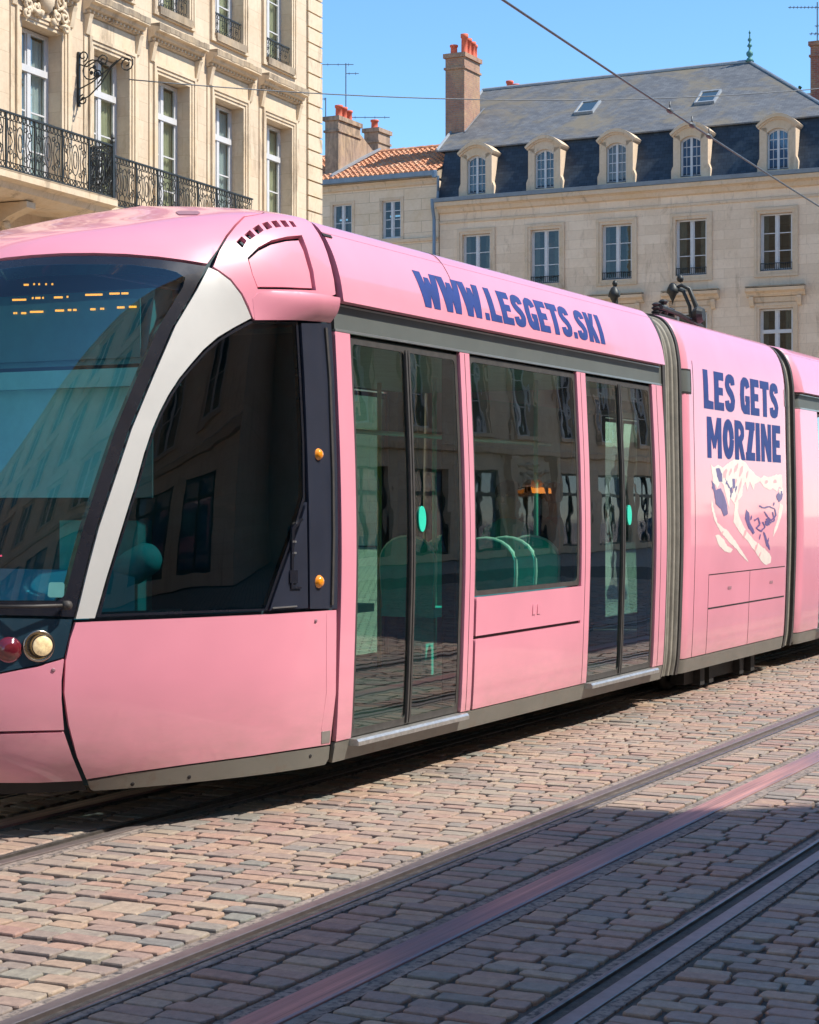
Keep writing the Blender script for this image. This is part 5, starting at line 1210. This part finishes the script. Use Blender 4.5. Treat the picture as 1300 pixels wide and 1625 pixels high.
# ------------------------------------------------------------------ lamps behind the tram
def lamp_post(P, rz, label, side=True):
    r = root('street_lamp', label, 'street lamp', P, rz, 'curved street lamps behind the tram')
    m = MB(); m.lathe([(.16, 0), (.17, .1), (.1, .3), (.08, .9), (.1, .95), (.065, 1.0), (.055, 3.6)], (0, 0, 0), 12)
    m.tube([(0, 0, 3.5), (.0, 0, 4.3), (-.05, 0, 4.7), (-.16, 0, 4.98), (-.28, 0, 5.04), (-.40, 0, 4.98)], .05, 8, [1, .95, .8, .7, .6, .5]); m.tube([(-.12, 0, 4.3), (-.15, 0, 4.7), (-.25, 0, 4.94), (-.40, 0, 5.0)], .03, 6); m.build('post', 'iron', r, True)
    m = MB(); m.lathe([(.02, .16), (.05, .14), (.09, .06), (.1, .0), (.07, -.02), (.02, -.12), (.001, -.2)], (-.42, 0, 4.92), 12)
    m.blob((-.3, 0, 5.14), (.06, .05, .06), 6, 4, .1); m.build('lantern', 'iron', r, True); return r
def gp(x, Z): return ((x-650)/3000*Z, Z, 0)
lamp_post(gp(1110, 30), R(-8), 'black gooseneck street lamp seen from the side in front of the fourth window')
lamp_post(gp(979, 31), R(78), 'black gooseneck street lamp seen end-on in front of the third window')
# ------------------------------------------------------------------ overhead wires
def wpt(x, y, Z): return ((x-650)/3000*Z, Z, 1.6+(HY-y)/3000*Z)
def wire(name, label, A, B, r, sag=.0, n=14, beads=()):
    A, B = Vector(A), Vector(B); o = root(name, label, 'wire', tuple(A)); pts = []
    for k in range(n+1):
        t = k/n; p = A.lerp(B, t)-A; p.z -= sag*4*t*(1-t); pts.append(p)
    m = MB(); m.tube(pts, r, 6); w_ = m.build('cable', 'wire', o, True)
    if beads:
        m = MB()
        for t in beads:
            p = (B-A)*t; p.z -= sag*4*t*(1-t); d = (B-A).normalized(); m.tube([p-d*.10, p-d*.04, p+d*.04, p+d*.10], .026, 8, [.4, 1, 1, .4]); m.tube([p, p+Vector((0, 0, .09))], .008, 5)
        m.build('insulator', 'wire', o, True)
    return o
A = wpt(680, -80, 13.0); B = wpt(1340, 352, 27.0)
wire('overhead_cable', 'thick overhead cable slanting down from the top of the view to the right', A, B, .0105, .03, beads=(.40, .455, .50))
wire('span_wire', 'thin span wire stretched from the iron bracket across the roofs', wpt(205, 126, 33.9), wpt(1420, 128, 46), .011, .42, 24)
# ------------------------------------------------------------------ the shaded side of the street, outside the view
def terrace(name, label, O, rz, length, height, floors, bay=2.9, mat='stone_right', depth=9, first=3.9, roof='slate_grey', chim=3, skew=0):
    r = root(name, label, 'building', O, rz); nb2 = int((length-.8)/bay); x0 = (length-nb2*bay)/2+bay/2; ops = []; fh = (height-first-.6)/floors
    for k in range(nb2):
        x = x0+k*bay
        for f_ in range(floors): ops.append((x-.6, x+.6, first+.55+fh*f_, first+.55+fh*f_+fh*.68))
        ops.append((x-1.05, x+1.05, .3, 3.1))
    m = MB(); wall(m, 0, length, 0, height, ops, .25); m.quad((0, 0, 0), (skew, depth, 0), (skew, depth, height), (0, 0, height)); m.quad((length, 0, 0), (length, depth, 0), (length, depth, height), (length, 0, height)); m.quad((skew, depth, 0), (length, depth, 0), (length, depth, height), (skew, depth, height))
    if skew: m.quad((0, .01, height-.02), (length, .01, height-.02), (length, depth, height-.02), (skew, depth, height-.02))
    m.build('wall', mat, r)
    m = MB(); m.prism_yz([(0, height-.5), (-.15, height-.4), (-.2, height-.2), (-.45, height-.1), (-.45, height), (0, height+.01)], 0, length); m.prism_yz([(0, first-.2), (-.15, first-.15), (-.18, first+.05), (0, first+.1)], 0, length); m.build('cornice', 'stone_right_trim', r)
    m = MB(); m.prism_yz([(.3, height+.012), (3.0, height+1.2), (depth/2, height+1.7), (depth-3, height+1.2), (depth, height+.012)], 3.0 if skew else 0, length); rf_ = m.build('roof', roof, r)
    for k in range(chim): 
        m = MB(); u = length*(k+.5)/chim; m.box(u-.9, u+.9, 4, 4.7, height+1, height+3.6); m.build('chimney', 'brick_brown', rf_)
    proto = sh = None
    for k in range(nb2):
        x = x0+k*bay
        for f_ in range(floors):
            z = first+.55+fh*f_
            if proto is None:
                proto = casement(r, -.6, .6, 0, fh*.68, .12, rows=3, pmat='pane_dark', fw=.06); proto.location = (x, 0, z)
                mm = MB(); surround(mm, -.6, .6, 0, fh*.68, .2, .08, bottom=False); mm.box(-.95, .95, -.25, 0, fh*.68+.25, fh*.68+.38); mm.box(-.85, .85, -.12, 0, -.12, 0); sr = mm.build('window_surround', 'stone_right_trim', r); sr.location = (x, 0, z)
            else:
                c = copy_tree(proto, r); c.location = (x, 0, z); c = sr.copy(); COL.objects.link(c); c.location = (x, 0, z)
        if sh is None: sh = casement(r, -1.05, 1.05, .3, 3.1, .12, rows=1, transom=2.4, fmat='iron', pmat='pane_blue', fw=.07, name='shop_window'); sh.location = (x, 0, 0)
        else: c = copy_tree(sh, r); c.location = (x, 0, 0)
    return r
HR = 15.6/math.tan(SUN_EL); CS = np.array([.735+HR*math.cos(SUN_AZ), 10.02+HR*math.sin(SUN_AZ)])-NI*.62; RO = math.atan2(-DT[1], -DT[0])
terrace('corner_terrace', 'shaded stone terrace across the street from the tram, near the viewer', (CS[0], CS[1], 0), RO, 40, 15.6, 3, mat='stone_right', chim=4, skew=-8.3)
c2 = CS+DT*(7.5+34)
terrace('stone_terrace', 'shaded stone terrace across the street from the tram, beyond the side street', (c2[0], c2[1], 0), RO, 34, 15.0, 3, mat='stone_left', chim=3)
qn = PC-DL*(47.84+28)
terrace('sunlit_terrace', 'sunlit stone terrace along the near end of the tram side of the square', (qn[0], qn[1], 0), math.atan2(DL[1], DL[0]), 41, 15.5, 3, mat='stone_left', chim=3)

# entrance in the far terrace (seen reflected in the tram's middle window)
def rel(x, y): q = np.array([c2[0], c2[1]])-DT*x+(-NI)*y; return q
tb = [o for o in COL.objects if o.name.startswith('stone_terrace')][0]
for x in (9.75, 12.35): MB().box(x, x+.35, -.16, -.001, 0, 3.55).box(x-.05, x+.4, -.22, -.001, 3.551, 3.7).build('pilaster', 'stone_right_trim', tb)
m = MB(); m.box(10.2, 12.3, -.1, -.001, 2.62, 3.5)
for k in range(26): m.blob((random.uniform(10.3, 12.2), -.12, random.uniform(2.75, 3.35)), (random.uniform(.06, .2), .09, random.uniform(.05, .13)), 7, 5, .25)
m.build('carved_panel', 'stone_trim', tb)
MB().box(10.75, 11.65, -.25, -.11, 2.42, 2.60).build('lit_sign', 'led_amber', tb)

# ------------------------------------------------------------------ people
def person(label, P, rz, pose, top, legs, hair, group=None, scale=1.0, sway=0.):
    """one continuous skinned body from a posed skeleton, evaluated to a mesh"""
    S = scale; V = []; E = []; Rr = []
    def j(p, r, par=None):
        V.append(Vector(p)*S); Rr.append(r*S)
        if par is not None: E.append((par, len(V)-1))
        return len(V)-1
    hip = .93 if pose != 'sit' else .12
    pel = j((0, 0, hip), .135); sp = j((0, .01, hip+.17), .125, pel); ch = j((0, .0, hip+.38), .15, sp); nk0 = j((0, .01, hip+.50), .085, ch); nk = j((0, .0, hip+.57), .052, nk0); h0 = j((0, -.01, hip+.64), .075, nk); h1 = j((0, -.02, hip+.73), .092, h0); h2 = j((0, -.01, hip+.80), .07, h1)
    hands = []
    for sg in (-1, 1):
        sh = j((sg*.17, .01, hip+.46), .062, nk0)
        if pose == 'sit': el = j((sg*.22, -.05, hip+.2), .044, sh); wr = j((sg*.14, -.27, hip+.12), .028, el); hd = j((sg*.11, -.34, hip+.10), .03, wr)
        elif pose == 'walk': el = j((sg*.23, sg*.10, hip+.2), .044, sh); wr = j((sg*.24, sg*.02-.12, hip-.02), .028, el); hd = j((sg*.24, sg*.02-.15, hip-.09), .03, wr)
        else: el = j((sg*.22, .03, hip+.19), .044, sh); wr = j((sg*.23, -.02, hip-.05), .028, el); hd = j((sg*.23, -.04, hip-.12), .03, wr)
        hands.append((V[wr], V[hd]))
        hp = j((sg*.09, 0, hip-.06), .095, pel)
        if pose == 'sit': kn = j((sg*.11, -.42, hip), .065, hp); an = j((sg*.11, -.44, hip-.42), .042, kn); ft = j((sg*.12, -.58, hip-.47), .035, an)
        elif pose == 'walk': kn = j((sg*.09, -.10-sg*.12, hip-.42), .062, hp); an = j((sg*.09, -sg*.24+.05, .09), .04, kn); ft = j((sg*.10, -sg*.24-.11, .04), .035, an)
        else: kn = j((sg*.10, -.01, hip-.43), .062, hp); an = j((sg*.10, .02, .09), .04, kn); ft = j((sg*.12, -.14, .04), .035, an)
    me = bpy.data.meshes.new('skeleton'); me.from_pydata([tuple(v) for v in V], E, []); ob = bpy.data.objects.new('person', me); COL.objects.link(ob)
    sk_ = ob.modifiers.new('skin', 'SKIN'); sk_.use_smooth_shade = True
    for i, d in enumerate(me.skin_vertices[0].data): d.radius = (Rr[i], Rr[i]); d.use_root = (i == 0)
    ss = ob.modifiers.new('sub', 'SUBSURF'); ss.levels = 2; ss.render_levels = 2
    dg = bpy.context.evaluated_depsgraph_get(); ev = bpy.data.meshes.new_from_object(ob.evaluated_get(dg)); ob.modifiers.clear(); ob.data = ev; bpy.data.meshes.remove(me)
    import bmesh
    bm = bmesh.new(); bm.from_mesh(ev); ex = MB()
    for wr, hd in hands:
        d = (hd-wr).normalized(); u = d.cross(Vector((0, 1, .3))).normalized(); w_ = d.cross(u)
        for k, L in enumerate((.055, .075, .08, .075)):
            b = hd+u*(k-1.5)*.017*S; ex.tube([b-d*.01, b+d*L*.5*S, b+(d*L+w_*.02)*S], .008*S, 5, [1, .95, .7])
        ex.tube([wr+(hd-wr)*.5, wr+(hd-wr)*.7+u*.04*S, wr+(hd-wr)*1.0+u*.05*S], .009*S, 5, [1, 1, .7])
    hz = hip+.73; ex.blob(tuple(Vector((0, -.115, hz-.01))*S), (.014*S, .02*S, .025*S), 6, 4, 0)
    for sg in (-1, 1): ex.blob(tuple(Vector((sg*.09, -.01, hz))*S), (.012*S, .02*S, .03*S), 6, 4, 0); ex.blob(tuple(Vector((sg*.035, -.10, hz+.02))*S), (.014*S, .012*S, .009*S), 6, 4, 0)
    ex.tube([Vector((-.025, -.104, hz-.05))*S, Vector((0, -.11, hz-.052))*S, Vector((.025, -.104, hz-.05))*S], .006*S, 5)
    vs = [bm.verts.new(v) for v in ex.v]
    for f in ex.f:
        try: bm.faces.new([vs[i] for i in f])
        except Exception: pass
    ev.materials.clear()
    for mn in (top, legs, 'person_skin'): ev.materials.append(MT[mn])
    for f in bm.faces:
        c = f.calc_center_median(); z = c.z/S
        hand = any((c-hd).length < .09*S for wr, hd in hands)
        f.material_index = 2 if (z > hip+.56 or hand) else (1 if z < hip+.02 else 0); f.smooth = True
    bm.to_mesh(ev); bm.free()
    hm = MB(); hm.blob(tuple(Vector((0, .015, hip+.775))*S), (.108*S, .118*S, .10*S), 12, 8, .03); hm.build('hair', hair, ob, True)
    ob.location = P; ob.rotation_euler = (0, 0, rz); ob['label'] = label; ob['category'] = 'person'
    if group: ob['group'] = group
    return ob
plain('coat_dark', (.07, .08, .11), .85); plain('coat_teal', (.06, .30, .30), .85); plain('trousers', (.03, .03, .04), .85); plain('hair_brown', (.05, .03, .02), .7); plain('coat_red', (.40, .11, .09), .8)
def in_tram(x, y, o, z): q = on_o(x, y, o); w_ = t2w(float(q[0]), float(q[1]), z); return tuple(float(a) for a in w_)
person('seated passenger in a dark coat, behind the middle window of the tram', in_tram(846, 880, 1.5, .80), TRZ-R(90), 'sit', 'coat_dark', 'trousers', 'hair_brown')
person('seated passenger in a teal jacket, furthest left behind the middle window', in_tram(806, 880, 1.35, .78), TRZ-R(90), 'sit', 'coat_teal', 'trousers', 'hair_brown')
person('seated passenger in a dull red jacket, at the right end of the middle window', in_tram(882, 880, 1.7, .78), TRZ+R(90), 'sit', 'coat_red', 'trousers', 'hair_brown')
for (x, y, ps, tp, lb) in ((-3.2, -1.6, 'walk', 'coat_dark', 'walker in a dark coat on the far pavement by the terrace'), (3.9, -2.2, 'stand', 'coat_teal', 'standing person in a teal coat on the far pavement by the terrace')):
    q = np.array([c2[0], c2[1]])-DT*x+NI*(-y); person(lb, (float(q[0]), float(q[1]), 0), RO+(0 if ps == 'stand' else R(90)), ps, tp, 'trousers', 'hair_brown')
